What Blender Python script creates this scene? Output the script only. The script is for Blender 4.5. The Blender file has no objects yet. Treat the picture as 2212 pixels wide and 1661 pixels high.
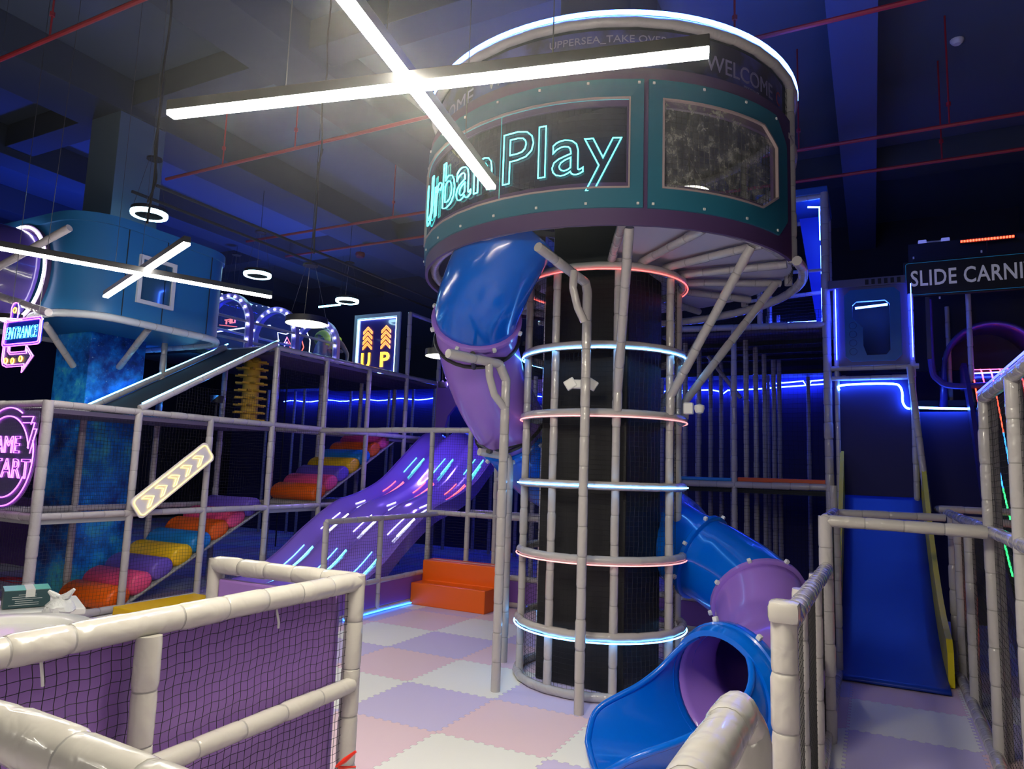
import bpy, bmesh, math, random
import numpy as np
from math import sin, cos, pi, radians, sqrt
from mathutils import Vector, Matrix
random.seed(7)
# ------------------------------------------------------------------ camera (x: along the tower row, y: into the hall, z: up)
F_PX, CX, CY, CAMH = 1514.0, 1106.0, 830.5, 2.17
TH = radians(-27.32)
IX = Vector((cos(TH), sin(TH), 0)); JX = Vector((-sin(TH), cos(TH), 0))
CAM = Vector((3.262, -5.162, CAMH))
def _basis():
    p, r = radians(6.91), radians(1.917)
    f = Vector((0, cos(p), sin(p))); r0 = Vector((1, 0, 0)); u0 = r0.cross(f)
    rt = cos(r)*r0 + sin(r)*u0; up = -sin(r)*r0 + cos(r)*u0
    L = lambda v: Vector((v.dot(IX), v.dot(JX), v.z))
    return L(rt), L(up), L(f)
RT, UP, FW = _basis()
sc = bpy.context.scene
cd = bpy.data.cameras.new('camera'); cam = bpy.data.objects.new('camera', cd); sc.collection.objects.link(cam)
cd.sensor_fit = 'HORIZONTAL'; cd.sensor_width = 36; cd.lens = 36*F_PX/2212
M = Matrix((RT, UP, -FW)).transposed().to_4x4(); M.translation = CAM
cam.matrix_world = M; cd.clip_start = .05; cd.clip_end = 100
sc.camera = cam
sc.view_settings.view_transform = 'Standard'; sc.view_settings.look = 'None'
sc.view_settings.exposure = 0.0; sc.view_settings.gamma = 1; sc.view_settings.use_curve_mapping = False
w = bpy.data.worlds.new('world'); sc.world = w; w.use_nodes = True
w.node_tree.nodes['Background'].inputs[0].default_value = (.02, .05, .22, 1)
w.node_tree.nodes['Background'].inputs[1].default_value = .05
sc.cycles.use_light_tree = True; sc.cycles.max_bounces = 5; sc.cycles.diffuse_bounces = 2; sc.cycles.volume_bounces = 0; sc.cycles.volume_max_steps = 24; sc.cycles.volume_step_rate = 6
sc.cycles.use_adaptive_sampling = True; sc.cycles.adaptive_threshold = .035
sc.cycles.glossy_bounces = 3; sc.cycles.transmission_bounces = 4; sc.cycles.transparent_max_bounces = 12
sc.cycles.sample_clamp_indirect = 4; sc.cycles.caustics_reflective = False; sc.cycles.caustics_refractive = False
def ray(x, y): return RT*((x-CX)/F_PX) - UP*((y-CY)/F_PX) + FW
def PA(x, y, a): d = ray(x, y); return CAM + d*((a-CAM.x)/d.x)
def PB(x, y, b): d = ray(x, y); return CAM + d*((b-CAM.y)/d.y)
def PZ(x, y, z): d = ray(x, y); return CAM + d*((z-CAM.z)/d.z)
def PD(x, y, D): return CAM + ray(x, y)*D
# ------------------------------------------------------------------ materials
MATS = {}
def mat(name, col, rough=.5, metal=0, emit=None, es=0, bump=0, bscale=20, coat=0, var=0, spec=.5, stretch=None):
    if name in MATS: return MATS[name]
    m = bpy.data.materials.new(name); m.use_nodes = True; nt = m.node_tree; b = nt.nodes['Principled BSDF']
    b.inputs['Base Color'].default_value = (*col, 1); b.inputs['Roughness'].default_value = rough
    b.inputs['Metallic'].default_value = metal; b.inputs['Coat Weight'].default_value = coat
    b.inputs['Specular IOR Level'].default_value = spec
    if emit: b.inputs['Emission Color'].default_value = (*emit, 1); b.inputs['Emission Strength'].default_value = es
    tc = nt.nodes.new('ShaderNodeTexCoord')
    mp = nt.nodes.new('ShaderNodeMapping'); nt.links.new(tc.outputs['Object'], mp.inputs[0])
    if stretch: mp.inputs['Scale'].default_value = stretch
    if bump:
        n = nt.nodes.new('ShaderNodeTexNoise'); n.inputs['Scale'].default_value = bscale; n.inputs['Detail'].default_value = 1.6; n.inputs['Distortion'].default_value = .8
        nt.links.new(mp.outputs[0], n.inputs[0])
        bp = nt.nodes.new('ShaderNodeBump'); bp.inputs['Strength'].default_value = bump; bp.inputs['Distance'].default_value = .02
        nt.links.new(n.outputs[0], bp.inputs['Height']); nt.links.new(bp.outputs[0], b.inputs['Normal'])
    if var:
        n2 = nt.nodes.new('ShaderNodeTexNoise'); n2.inputs['Scale'].default_value = 3; n2.inputs['Detail'].default_value = 3
        nt.links.new(tc.outputs['Object'], n2.inputs[0])
        hs = nt.nodes.new('ShaderNodeHueSaturation'); hs.inputs['Color'].default_value = (*col, 1)
        mr = nt.nodes.new('ShaderNodeMapRange'); mr.inputs[3].default_value = 1-var; mr.inputs[4].default_value = 1+var
        nt.links.new(n2.outputs[0], mr.inputs[0]); nt.links.new(mr.outputs[0], hs.inputs['Value'])
        nt.links.new(hs.outputs[0], b.inputs['Base Color'])
    MATS[name] = m; return m
def led(name, col, s):
    return mat('led_'+name, (.8, .8, .8), .4, emit=col, es=s)
FOAM = mat('foam_sleeve_vinyl', (.50, .475, .475), .22, bump=.55, bscale=11, coat=.3, var=.08)
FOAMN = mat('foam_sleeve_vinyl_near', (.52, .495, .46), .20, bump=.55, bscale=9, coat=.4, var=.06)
TIE = mat('grey_tie', (.30, .29, .28), .5)
NET = mat('black_net_cord', (.012, .012, .014), .8)
BLACK = mat('black_padding', (.008, .008, .009), .55, bump=.15, bscale=8)
DARK = mat('dark_paint', (.022, .028, .035), .8)
BWALL = mat('black_wall_paint', (.03, .032, .05), .8)
CEIL = mat('ceiling_dark_paint', (.085, .115, .15), .85, bump=.1, bscale=3)
BEAMM = mat('beam_dark_paint', (.055, .07, .085), .85, bump=.1, bscale=3)
COLM = mat('column_paint', (.15, .22, .28), .6)
PURP = mat('purple_vinyl', (.20, .09, .42), .35, bump=.12, bscale=6)
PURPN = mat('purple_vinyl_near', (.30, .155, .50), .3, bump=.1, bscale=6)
DPURP = mat('dark_purple_shell', (.085, .045, .14), .45, bump=.05, bscale=4)
TEAL = mat('teal_panel', (.018, .15, .235), .42, bump=.04, bscale=4)
SBLUE = mat('slide_blue_plastic', (.0, .135, .74), .2, coat=.3, bump=.03, bscale=5)
SPURP = mat('slide_purple_plastic', (.36, .19, .72), .25, coat=.3, bump=.03, bscale=5)
ORANGE = mat('orange_foam_vinyl', (1, .155, .003), .4)
YEL = mat('yellow_foam_vinyl', (1, .62, .01), .4)
PINK = mat('pink_foam_vinyl', (.95, .10, .28), .4)
RBLUE = mat('blue_foam_vinyl', (.01, .26, .72), .4)
RPURP = mat('violet_foam_vinyl', (.17, .10, .60), .4)
WHITE = mat('white_plastic', (.8, .8, .78), .35)
WFLOOR = mat('drum_floor_white', (.62, .58, .66), .5)
GREY = mat('grey_mat', (.35, .36, .36), .6)
METAL = mat('dark_steel', (.05, .05, .055), .4, metal=.6)
WIRE = mat('steel_wire', (.16, .16, .17), .4, metal=.8)
RED = mat('red_pipe_paint', (.35, .02, .03), .5)
REDP = mat('red_plastic', (.8, .03, .01), .4)
CABIN = mat('cabin_blue_panel', (.025, .17, .40), .38)
L_BAR = led('bar_neutral_white', (1, .92, .73), 200)
L_BAR2 = led('bar_far_white', (1, .95, .82), 60)
L_FILL = led('bar_fill_white', (1, .94, .80), 62)
L_ICE = led('pendant_cool_white', (.45, .85, 1), 14)
L_WARM = led('pendant_neutral_white', (1, .97, .70), 9)
L_BLUE = led('strip_deep_blue', (.02, .05, 1), 70)
L_BLUEW = led('strip_blue_white', (.04, .14, 1), 55)
L_CYAN = led('strip_ice_blue', (.12, .45, 1), 15)
L_RED = led('strip_red', (1, .10, .08), 2.6)
L_PINKY = led('strip_pale_red', (1, .32, .30), 1.6)
L_TEALN = led('neon_aqua', (.05, .9, .85), 3.0)
L_VIOLET = led('neon_violet', (.75, .10, 1), 3)
L_YELN = led('neon_yellow', (1, .75, .12), 2.2)
L_ORN = led('neon_orange', (1, .22, .01), 4)
L_AMB = led('neon_amber', (1, .50, .0), 3)
L_GRN = led('strip_green', (.02, 1, .25), 3)
L_MINT = led('strip_mint', (.08, 1, .55), 4)
L_REDO = led('strip_red_orange', (1, .08, .02), 4)
L_WHT = led('strip_white', (.8, .85, 1), 4)
L_BULB = led('bulb_white', (.9, .9, 1), 18)
def clear(name, col, alpha, rough=.08):
    m = mat(name, col, rough, coat=.5); m.node_tree.nodes['Principled BSDF'].inputs['Alpha'].default_value = alpha
    return m
ACRYL = clear('clear_acrylic', (.25, .28, .45), .22)
ACRYLF = clear('frosted_acrylic', (.75, .75, .85), .72, .4)
BUBBLE = clear('bubble_plastic', (.3, .5, .9), .22)
# ------------------------------------------------------------------ mesh collector
LOC = {}
class MB:
    def __init__(s): s.v = []; s.f = []; s.m = []
    def add(s, v, f, mi=0):
        n = len(s.v); s.v += [tuple(x) for x in v]; s.f += [tuple(i+n for i in q) for q in f]; s.m += [mi]*len(f); return s
    def box(s, lo, hi, mi=0, bev=0):
        bm = bmesh.new(); bmesh.ops.create_cube(bm, size=1)
        sz = [hi[i]-lo[i] for i in range(3)]; ce = [(hi[i]+lo[i])/2 for i in range(3)]
        for v in bm.verts: v.co = Vector([v.co[i]*sz[i]+ce[i] for i in range(3)])
        if bev: bmesh.ops.bevel(bm, geom=bm.edges[:], offset=bev, segments=2, profile=.6, affect='EDGES')
        bm.verts.index_update()
        s.add([v.co for v in bm.verts], [[v.index for v in f.verts] for f in bm.faces], mi); bm.free(); return s
    def obox(s, c, ax, ay, az, mi=0, bev=0):   # oriented box, half vectors
        t = MB().box((-1, -1, -1), (1, 1, 1)) if not bev else None
        if bev:
            lx, ly, lz = Vector(ax).length, Vector(ay).length, Vector(az).length
            t = MB().box((-lx, -ly, -lz), (lx, ly, lz), 0, bev)
            ax, ay, az = Vector(ax)/lx, Vector(ay)/ly, Vector(az)/lz
        c, ax, ay, az = Vector(c), Vector(ax), Vector(ay), Vector(az)
        s.add([c+ax*v[0]+ay*v[1]+az*v[2] for v in t.v], t.f, mi); return s
    def rings(s, rings, mis=None, closed=True, caps=True, mi=0):
        n = len(rings[0]); base = len(s.v)
        for r in rings: s.v += [tuple(p) for p in r]
        for k in range(len(rings)-1):
            m = mis[k] if mis else mi
            for j in range(n if closed else n-1):
                a = base+k*n+j; b = base+k*n+(j+1) % n
                s.f.append((a, b, b+n, a+n)); s.m.append(m)
        if caps and closed:
            s.f.append(tuple(base+j for j in reversed(range(n)))); s.m.append(mis[0] if mis else mi)
            e = base+(len(rings)-1)*n
            s.f.append(tuple(e+j for j in range(n))); s.m.append(mis[-1] if mis else mi)
        return s
    def path(s, pts, rad, n=8, mis=None, mi=0, caps=True, loop=False):
        pts = [Vector(p) for p in pts]; N = len(pts)
        if not hasattr(rad, '__len__'): rad = [rad]*N
        T = []
        for i in range(N):
            if loop: t = pts[(i+1) % N]-pts[i-1]
            else:
                t0 = (pts[i]-pts[i-1]).normalized() if i else None; t1 = (pts[i+1]-pts[i]).normalized() if i < N-1 else None
                t = (t0 or t1)+(t1 or t0)
            if t.length < 1e-6: t = Vector((0, 0, 1))
            T.append(t.normalized())
        ref = Vector((0, 0, 1)) if abs(T[0].z) < .9 else Vector((1, 0, 0))
        u = T[0].cross(ref).normalized(); R = []
        for i in range(N):
            u = (u-T[i]*u.dot(T[i])).normalized(); v = T[i].cross(u)
            k = 1
            if 0 < i < N-1 and not loop:
                c = (pts[i]-pts[i-1]).normalized().dot(T[i]); k = 1
            R.append([pts[i]+(u*cos(2*pi*j/n)+v*sin(2*pi*j/n))*rad[i]*k for j in range(n)])
        if loop: R.append(R[0]); caps = False
        return s.rings(R, mis, True, caps, mi)
    def lathe(s, prof, c, n=24, mi=0, a0=0, a1=2*pi, zdir=1):
        full = abs(a1-a0-2*pi) < 1e-4; k = n if full else n+1
        rings = [[(c[0]+r*cos(a0+(a1-a0)*j/n), c[1]+r*sin(a0+(a1-a0)*j/n), c[2]+z) for j in range(k)] for r, z in prof]
        return s.rings(rings, closed=full, caps=False, mi=mi)
    def build(s, name, mats, parent=None, smooth=False, loc=(0, 0, 0), solid=0):
        if not isinstance(mats, (list, tuple)): mats = [mats]
        off = Vector(LOC.get(parent.name, (0, 0, 0))) if parent else Vector((0, 0, 0))
        own = Vector(loc) if not parent else Vector((0, 0, 0))
        o_ = off+own
        me = bpy.data.meshes.new(name); me.from_pydata([(x-o_.x, y-o_.y, z-o_.z) for x, y, z in s.v], [], s.f)
        for m in mats: me.materials.append(m)
        me.polygons.foreach_set('material_index', s.m); me.polygons.foreach_set('use_smooth', [smooth]*len(s.f))
        me.update()
        if smooth:
            bm = bmesh.new(); bm.from_mesh(me); bmesh.ops.recalc_face_normals(bm, faces=bm.faces[:])
            for e in bm.edges:
                if len(e.link_faces) == 2 and e.calc_face_angle(0) > radians(38): e.smooth = False
            bm.to_mesh(me); bm.free()
        o = bpy.data.objects.new(name, me); sc.collection.objects.link(o)
        if parent: o.parent = parent
        else: o.location = own
        LOC[o.name] = tuple(o_)
        if solid:
            md = o.modifiers.new('thick', 'SOLIDIFY'); md.thickness = solid; md.offset = 0
        return o
def thing(name, label, cat, loc=(0, 0, 0), group=None):
    o = bpy.data.objects.new(name, None); sc.collection.objects.link(o); o.location = loc
    LOC[o.name] = tuple(loc); tag(o, label, cat, group); return o
def tag(o, label, cat, group=None, kind=None):
    o['label'] = label; o['category'] = cat
    if group: o['group'] = group
    if kind: o['kind'] = kind
    return o
def struct(o): o['kind'] = 'structure'; return o
def copy_tree(o, loc):
    c = o.copy(); sc.collection.objects.link(c); c.location = loc; LOC[c.name] = tuple(loc)
    for ch in list(o.children):
        d = ch.copy(); sc.collection.objects.link(d); d.parent = c
        for g in list(ch.children):
            e = g.copy(); sc.collection.objects.link(e); e.parent = d
    return c
# foam sleeve on a pipe: tied every ~28 cm
def sleeve(pts, r=.05, tie=.28, n=10, wob=.03, mb=None):
    pts = [Vector(p) for p in pts]; out = []; rad = []; mis = []
    def put(p, rr, m):
        if out: mis.append(m)
        out.append(p); rad.append(rr)
    for i in range(len(pts)-1):
        a, b = pts[i], pts[i+1]; L = (b-a).length
        if L < 1e-4: continue
        k = max(1, round(L/tie)); d = (b-a)/L
        side = d.cross(Vector((.3, .5, .8))).normalized()
        if i == 0: put(a, r*.97, 0)
        for j in range(k):
            s0, s1 = L*j/k, L*(j+1)/k; seg = s1-s0
            f = 1+random.uniform(-wob, wob)+(.07 if random.random() < .12 else 0); q = side*random.uniform(-1, 1)*r*.05
            e = min(.03, seg*.2)
            put(a+d*(s0+e)+q, r*f, 0)
            put(a+d*(s1-e)+q, r*(f+random.uniform(-.03, .03)), 0)
            if j < k-1:
                t = min(.004, seg*.05)
                put(a+d*(s1-t*1.3), r*.96, 0); put(a+d*(s1-t), r*.93, 0); put(a+d*(s1+t), r*.93, 1); put(a+d*(s1+t*1.3), r*.96, 0)
        put(b, r*.97, 0)
    mb = mb or MB()
    mb.path(out, rad, n, mis)
    return mb
def post(parent, a, b, z0, z1, r=.05, name='post', m=None): return sleeve([(a, b, z0), (a, b, z1)], r).build(name, [m or FOAM, TIE], parent, True)
def rail(parent, pts, r=.048, name='rail', m=None, tie=.3): return sleeve(pts, r, tie).build(name, [m or FOAM, TIE], parent, True)
def arc(c, R, z, a0, a1, n): return [(c[0]+R*cos(a0+(a1-a0)*k/n), c[1]+R*sin(a0+(a1-a0)*k/n), z) for k in range(n+1)]
def net(parent, fn, U, V, sp=.05, r=.0016, sag=.012, name='net', seg=.2):   # fn(u,v)->point, u in 0..U, v in 0..V metres
    mb = MB(); ph = [random.uniform(0, 6) for _ in range(6)]
    def P(u, v):
        e = min(1, 6*min(u, U-u)/max(U, .01)+.1, 6*min(v, V-v)/max(V, .01)+.1) if sag else 0
        du = sag*e*sin(3.1*v+ph[0])*cos(2.3*u+ph[1])+.004*sin(37*v+ph[2]+5*u); dv = sag*e*sin(2.7*u+ph[3]+1.7*v)+.004*sin(41*u+ph[4]+7*v)
        return Vector(fn(min(max(u+du, 0), U), min(max(v+dv, 0), V)))
    nu, nv = max(1, round(U/sp)), max(1, round(V/sp))
    for i in range(nu+1):
        k = max(2, int(V/seg)); mb.path([P(U*i/nu, V*j/k) for j in range(k+1)], r, 3, caps=False)
    for j in range(nv+1):
        k = max(2, int(U/seg)); mb.path([P(U*i/k, V*j/nv) for i in range(k+1)], r, 3, caps=False)
    return mb.build(name, NET, parent)
def netA(parent, a, b0, b1, z0, z1, **k): return net(parent, lambda u, v: (a, b0+u, z0+v), b1-b0, z1-z0, **k)
def netB(parent, b, a0, a1, z0, z1, **k): return net(parent, lambda u, v: (a0+u, b, z0+v), a1-a0, z1-z0, **k)
def tube(pts, r, name, m, parent=None, n=8, loop=False, mb=None):
    mb = mb or MB(); mb.path(pts, r, n, loop=loop)
    return mb.build(name, m, parent, True) if name else mb
# text outlines / solids as meshes
_dep = None
def text_mesh(s, size, bevel=0, fill=True, ext=0, offset=0, shear=0, spacing=1.0, res=3):
    cu = bpy.data.curves.new('t', 'FONT'); cu.body = s; cu.size = size; cu.shear = shear; cu.space_character = spacing; cu.offset = offset
    cu.resolution_u = res
    if fill: cu.fill_mode = 'BOTH' if False else 'FRONT' if not ext else 'BOTH'; cu.extrude = ext
    else: cu.fill_mode = 'NONE'; cu.bevel_depth = bevel; cu.bevel_resolution = 1
    ob = bpy.data.objects.new('t', cu); sc.collection.objects.link(ob)
    bpy.context.view_layer.update(); dg = bpy.context.evaluated_depsgraph_get()
    me = bpy.data.meshes.new_from_object(ob.evaluated_get(dg))
    v = [tuple(x.co) for x in me.vertices]; f = [tuple(p.vertices) for p in me.polygons]
    bpy.data.objects.remove(ob); bpy.data.curves.remove(cu); bpy.data.meshes.remove(me)
    return v, f
def fit_text(s, w, h, fn, **k):          # scale to width w and cap height h; fn maps local (x,y,z)
    v, f = text_mesh(s, 1.0, **k)
    xs = [p[0] for p in v]; x0, x1 = min(xs), max(xs)
    return MB().add([fn((p[0]-x0)*w/(x1-x0), p[1]*h/.73, p[2]) for p in v], f)
def onB(b, a0, z0, sy=1): return lambda x, y, z: (a0+x, b-z, z0+y)
def onA(a, b0, z0): return lambda x, y, z: (a+z, b0+x, z0+y)
def poly_on(fn, pts, thick):             # extruded polygon through a mapping fn(x,y,z)
    n = len(pts); mb = MB()
    mb.add([fn(x, y, 0) for x, y in pts]+[fn(x, y, -thick) for x, y in pts],
           [tuple(range(n)), tuple(reversed(range(n, 2*n)))]+[(i, i+n, (i+1) % n+n, (i+1) % n) for i in range(n)])
    return mb
def rrect(x0, y0, x1, y1, r, n=5):
    P = []
    for cx, cy, a in ((x1-r, y1-r, 0), (x0+r, y1-r, 90), (x0+r, y0+r, 180), (x1-r, y0+r, 270)):
        for k in range(n+1):
            t = radians(a+90*k/n); P.append((cx+r*cos(t), cy+r*sin(t)))
    return P
def catmull(P, k):
    P = [Vector(p) for p in P]; Q = [P[0]*2-P[1]]+P+[P[-1]*2-P[-2]]; out = []
    for i in range(1, len(Q)-2):
        a, b, c, d = Q[i-1:i+3]
        for j in range(k):
            t = j/k; out.append(.5*((2*b)+(c-a)*t+(2*a-5*b+4*c-d)*t*t+(3*b-a-3*c+d)*t**3))
    out.append(P[-1]); return out
# ================================================================== ROOM
def floor_mat():
    m = bpy.data.materials.new('interlocking_foam_tiles'); m.use_nodes = True; nt = m.node_tree; b = nt.nodes['Principled BSDF']
    N, K = nt.nodes.new, nt.links.new
    def math_(op, a, bb=None, c=None):
        n = N('ShaderNodeMath'); n.operation = op
        for i, x in enumerate((a, bb, c)):
            if x is None: continue
            if isinstance(x, (int, float)): n.inputs[i].default_value = x
            else: K(x, n.inputs[i])
        return n.outputs[0]
    tc = N('ShaderNodeTexCoord'); sp = N('ShaderNodeSeparateXYZ'); K(tc.outputs['Object'], sp.inputs[0])
    x, y = sp.outputs[0], sp.outputs[1]
    def teeth(q):   # squarish wave
        s_ = math_('SINE', math_('MULTIPLY', q, 2*pi*11)); s2 = math_('MULTIPLY', s_, 3.0)
        n = N('ShaderNodeClamp'); n.inputs[1].default_value = -1; n.inputs[2].default_value = 1; K(s2, n.inputs[0]); return n.outputs[0]
    xs = math_('ADD', x, math_('MULTIPLY', teeth(y), .013)); ys = math_('ADD', y, math_('MULTIPLY', teeth(x), .013))
    i, j = math_('FLOOR', xs), math_('FLOOR', ys)
    k = math_('FLOORED_MODULO', math_('SUBTRACT', i, j), 3.0)
    cr = N('ShaderNodeValToRGB'); cr.color_ramp.interpolation = 'CONSTANT'
    e = cr.color_ramp.elements; e[0].position = 0; e[0].color = (.90, .68, .76, 1); e[1].position = .25; e[1].color = (.95, .95, .91, 1)
    e2 = e.new(.58); e2.color = (.70, .62, .90, 1)
    K(math_('DIVIDE', k, 3.0), cr.inputs[0])
    def edge(q, fl):
        f = math_('SUBTRACT', q, fl); return math_('LESS_THAN', math_('MINIMUM', f, math_('SUBTRACT', 1.0, f)), .0025)
    ed = math_('MAXIMUM', edge(xs, i), edge(ys, j))
    mx = N('ShaderNodeMix'); mx.data_type = 'RGBA'; K(math_('MULTIPLY', ed, .35), mx.inputs[0]); K(cr.outputs[0], mx.inputs[6]); mx.inputs[7].default_value = (.2, .15, .25, 1)
    K(mx.outputs[2], b.inputs['Base Color']); b.inputs['Roughness'].default_value = .62
    w1 = N('ShaderNodeTexNoise'); w1.inputs['Scale'].default_value = 90; K(tc.outputs['Object'], w1.inputs[0])
    bp = N('ShaderNodeBump'); bp.inputs['Strength'].default_value = .25; bp.inputs['Distance'].default_value = .004
    K(w1.outputs[0], bp.inputs['Height']); K(bp.outputs[0], b.inputs['Normal'])
    return m
X0, X1, Y0, Y1, ZC = -20, 13, -11, 14, 8.6
struct(MB().box((X0, Y0, -.2), (X1, Y1, 0)).build('floor', floor_mat()))
struct(MB().box((X0, Y0, ZC), (X1, Y1, ZC+.2)).build('ceiling', CEIL))
struct(MB().box((X0-.2, Y0, 0), (X0, Y1, ZC)).build('wall_left', BWALL))
struct(MB().box((X1, Y0, 0), (X1+.2, Y1, ZC)).build('wall_right', BWALL))
struct(MB().box((X0, Y1, 0), (X1, Y1+.2, ZC)).build('wall_back', BWALL))
struct(MB().box((X0, Y0-.2, 0), (X1, Y0, ZC)).build('wall_front', BWALL))
n_t = [0]
def trim(lo, hi, m=BEAMM):
    n_t[0] += 1; return struct(MB().box(lo, hi, 0, .01).build('trim_%d' % n_t[0], m))
for a0, a1 in ((-16, -15.3), (-12.5, -11.8), (-9.1, -7.9), (-4.9, -3.9), (.0, .8), (6.4, 7.2)): trim((a0, Y0, 8.0), (a1, Y1, ZC))
for b0, b1 in ((-6, -5.6), (1.9, 2.4), (9.5, 10.1)): trim((X0, b0, 8.15), (X1, b1, ZC))
trim((2.88, Y0, 7.95), (3.46, Y1, 8.3), mat('duct_paint', (.10, .13, .24), .6))           # long duct at the right
trim((-8.75, 1.75, 4.0), (-7.95, 2.6, ZC), COLM)                            # concrete column above the cabin
trim((-6.30, 1.0, 6.0), (-6.26, 11, 6.04), DARK); trim((-5.75, 1.0, 6.0), (-5.71, 11, 6.04), DARK)   # cable tray rails
# ------------------------------------------------------------------ ceiling services
def sprinkler(b, z, a0, a1, label, drops=()):
    t = thing('sprinkler_pipe', label, 'pipe', (a0, b, z))
    tube([(a0, b, z), (a1, b, z)], .028, 'pipe_run', RED, t)
    for d in drops:
        tube([(d, b, z), (d, b, ZC)], .012, 'riser', RED, t)
        MB().lathe([(0, .0), (.03, .0), (.03, .05), (0, .05)], (d, b, z+.28), 8).build('clamp', RED, t)
sprinkler(-.88, 7.0, -8, 0, 'red sprinkler pipe crossing the upper left corner of the ceiling', (-5.2,))
sprinkler(2.45, 7.0, -7.6, 12, 'red sprinkler pipe running behind the light cross and tower top', (-6.2, -4.6, 2.0))
sprinkler(5.5, 7.0, -9, 12, 'red sprinkler pipe on the dark ceiling right of the tower, nearer one', (-5, 4.3, 2.4))
sprinkler(6.68, 7.0, -9, 12, 'red sprinkler pipe on the dark ceiling, farther one above the carnival sign', (-2.5, 4.3))
def hang_wire(p, z1=ZC, r=.004): return MB().path([p, (p[0], p[1], z1)], r, 5)
# smoke detector, emergency lamp, red flood bar
p = PZ(2067, 86, ZC-.0)
t = thing('smoke_detector', 'small round white smoke detector on the dark ceiling, upper right', 'smoke detector', (p.x, p.y, ZC))
MB().lathe([(0, -.07), (.05, -.07), (.075, -.045), (.09, -.02), (.09, 0)], (p.x, p.y, ZC), 20).build('housing', WHITE, t, True)
p = PB(778, 551, 9)
t = thing('fire_alarm_bell', 'small red round alarm hanging from the dark ceiling', 'alarm', tuple(p))
MB().lathe([(0, -.06), (.1, -.06), (.13, 0), (.12, .06), (0, .08)], tuple(p), 16).build('dome', RED, t, True)
hang_wire((p.x, p.y, p.z+.07)).build('rod', RED, t)
for (x, y, b, lab) in ((2017, 527, 10, 'twin head emergency light high on the dark wall left of the red bar'),):
    p = PB(x, y, b); t = thing('emergency_light', lab, 'emergency light', tuple(p))
    MB().box((p.x-.14, p.y-.03, p.z-.07), (p.x+.14, p.y+.05, p.z+.06), 0, .02).build('body', WHITE, t)
    for s in (-1, 1): MB().box((p.x+s*.19-.07, p.y-.06, p.z-.04), (p.x+s*.19+.07, p.y+.04, p.z+.09), 0, .02).build('lamp_head', led('emergency_blue_lit', (.25, .28, 1), .5), t)  # faint emission stands for blue light falling on the heads
    MB().box((p.x-.05, p.y+.03, p.z-.05), (p.x+.05, Y1, p.z+.05)).build('bracket', METAL, t)
p0, p1 = PB(2074, 524, 9.2), PB(2192, 513, 9.2)
t = thing('flood_light_bar', 'glowing red segmented light bar above the carnival sign', 'light bar', tuple(p0))
MB().box((p0.x, p0.y, p0.z-.02), (p1.x, p0.y+.06, p0.z+.06)).build('housing', METAL, t)
for k in range(18):
    x = p0.x+(p1.x-p0.x)*(k+.5)/18
    MB().box((x-.016, p0.y-.02, p0.z-.005), (x+.016, p0.y, p0.z+.035), 0, .006).build('lamp_cell', led('flood_red', (1, .055, .012), 6), t)
xm = (p0.x+p1.x)/2
tube([(xm, p0.y+.03, p0.z), (xm, p0.y+.03, p0.z-.25)], .01, 'stem', METAL, t)
rb = MB().box((4.0, 9.15, p0.z-.34), (9, 9.3, p0.z-.24)).build('steel_beam', DARK); tag(rb, 'dark horizontal beam on the wall just under the red light bar', 'beam')
tag(MB().box((3.95, 9.5, 4.2), (9, 9.6, 6.6)).build('backdrop_board', BWALL), 'black backdrop board behind the carnival sign', 'board')
# ------------------------------------------------------------------ light crosses
def light_bar(name, label, p0, p1, w, h, m, group=None, cables=(.25, .75), top=ZC):
    p0, p1 = Vector(p0), Vector(p1); d = (p1-p0).normalized(); s = Vector((-d.y, d.x, 0)); c = (p0+p1)/2
    t = thing(name, label, 'lamp', tuple(c), group)
    L = (p1-p0).length/2
    MB().obox(c+Vector((0, 0, h*.62)), d*L, s*w*.52, Vector((0, 0, h*.45)), 0, .004).build('housing', METAL, t)
    MB().obox(c, d*(L-.003), s*w*.5, Vector((0, 0, h*.2)), 0, .004).build('diffuser', m, t)
    for q in cables:
        x = p0.lerp(p1, q); MB().path([(x.x, x.y, x.z+h), (x.x, x.y, top)], .003, 5).build('hanging_wire', WIRE, t)
zl = 3.85
light_bar('linear_lamp', 'long white light bar crossing in front of the tower drum, nearly level', PZ(367, 248, zl), PZ(1533, 113, zl), .056, .06, L_BAR)
light_bar('linear_lamp', 'white light bar running from the top edge down over the neon letters', PZ(700, -60, zl+.06), PZ(1062, 406, zl+.06), .056, .06, L_BAR)
light_bar('linear_lamp', 'white light bar at the left edge passing over the blue cabin', PZ(-160, 508, 4.2), PZ(586, 642, 4.2), .065, .07, L_BAR2, cables=(.48,))
light_bar('linear_lamp', 'short slanting white light bar crossing in front of the cabin window', PZ(228, 641, 4.27), PZ(404, 526, 4.27), .065, .07, L_BAR2, cables=(.5,))
light_bar('linear_lamp', 'end of a white light bar in front of the neon entrance sign', PZ(-120, 683, 3.9), PZ(46, 691, 3.9), .065, .07, L_BAR2, cables=(.3,))
for i, (a_, b_) in enumerate(((5.2, -7.2), (-2.5, -8.0), (1.8, -9.6))):  # unseen bars added as fill light for the lane
    for k, rot in enumerate((.35, 1.75)):
        d = Vector((cos(rot+i), sin(rot+i), 0))*1.5; p_ = Vector((a_, b_, 4.3+.07*k))
        light_bar('linear_lamp', 'white light bar of an unseen cross added as fill behind the viewer', p_-d, p_+d, .06, .06, L_FILL, 'added fill crosses behind the viewer')
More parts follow.
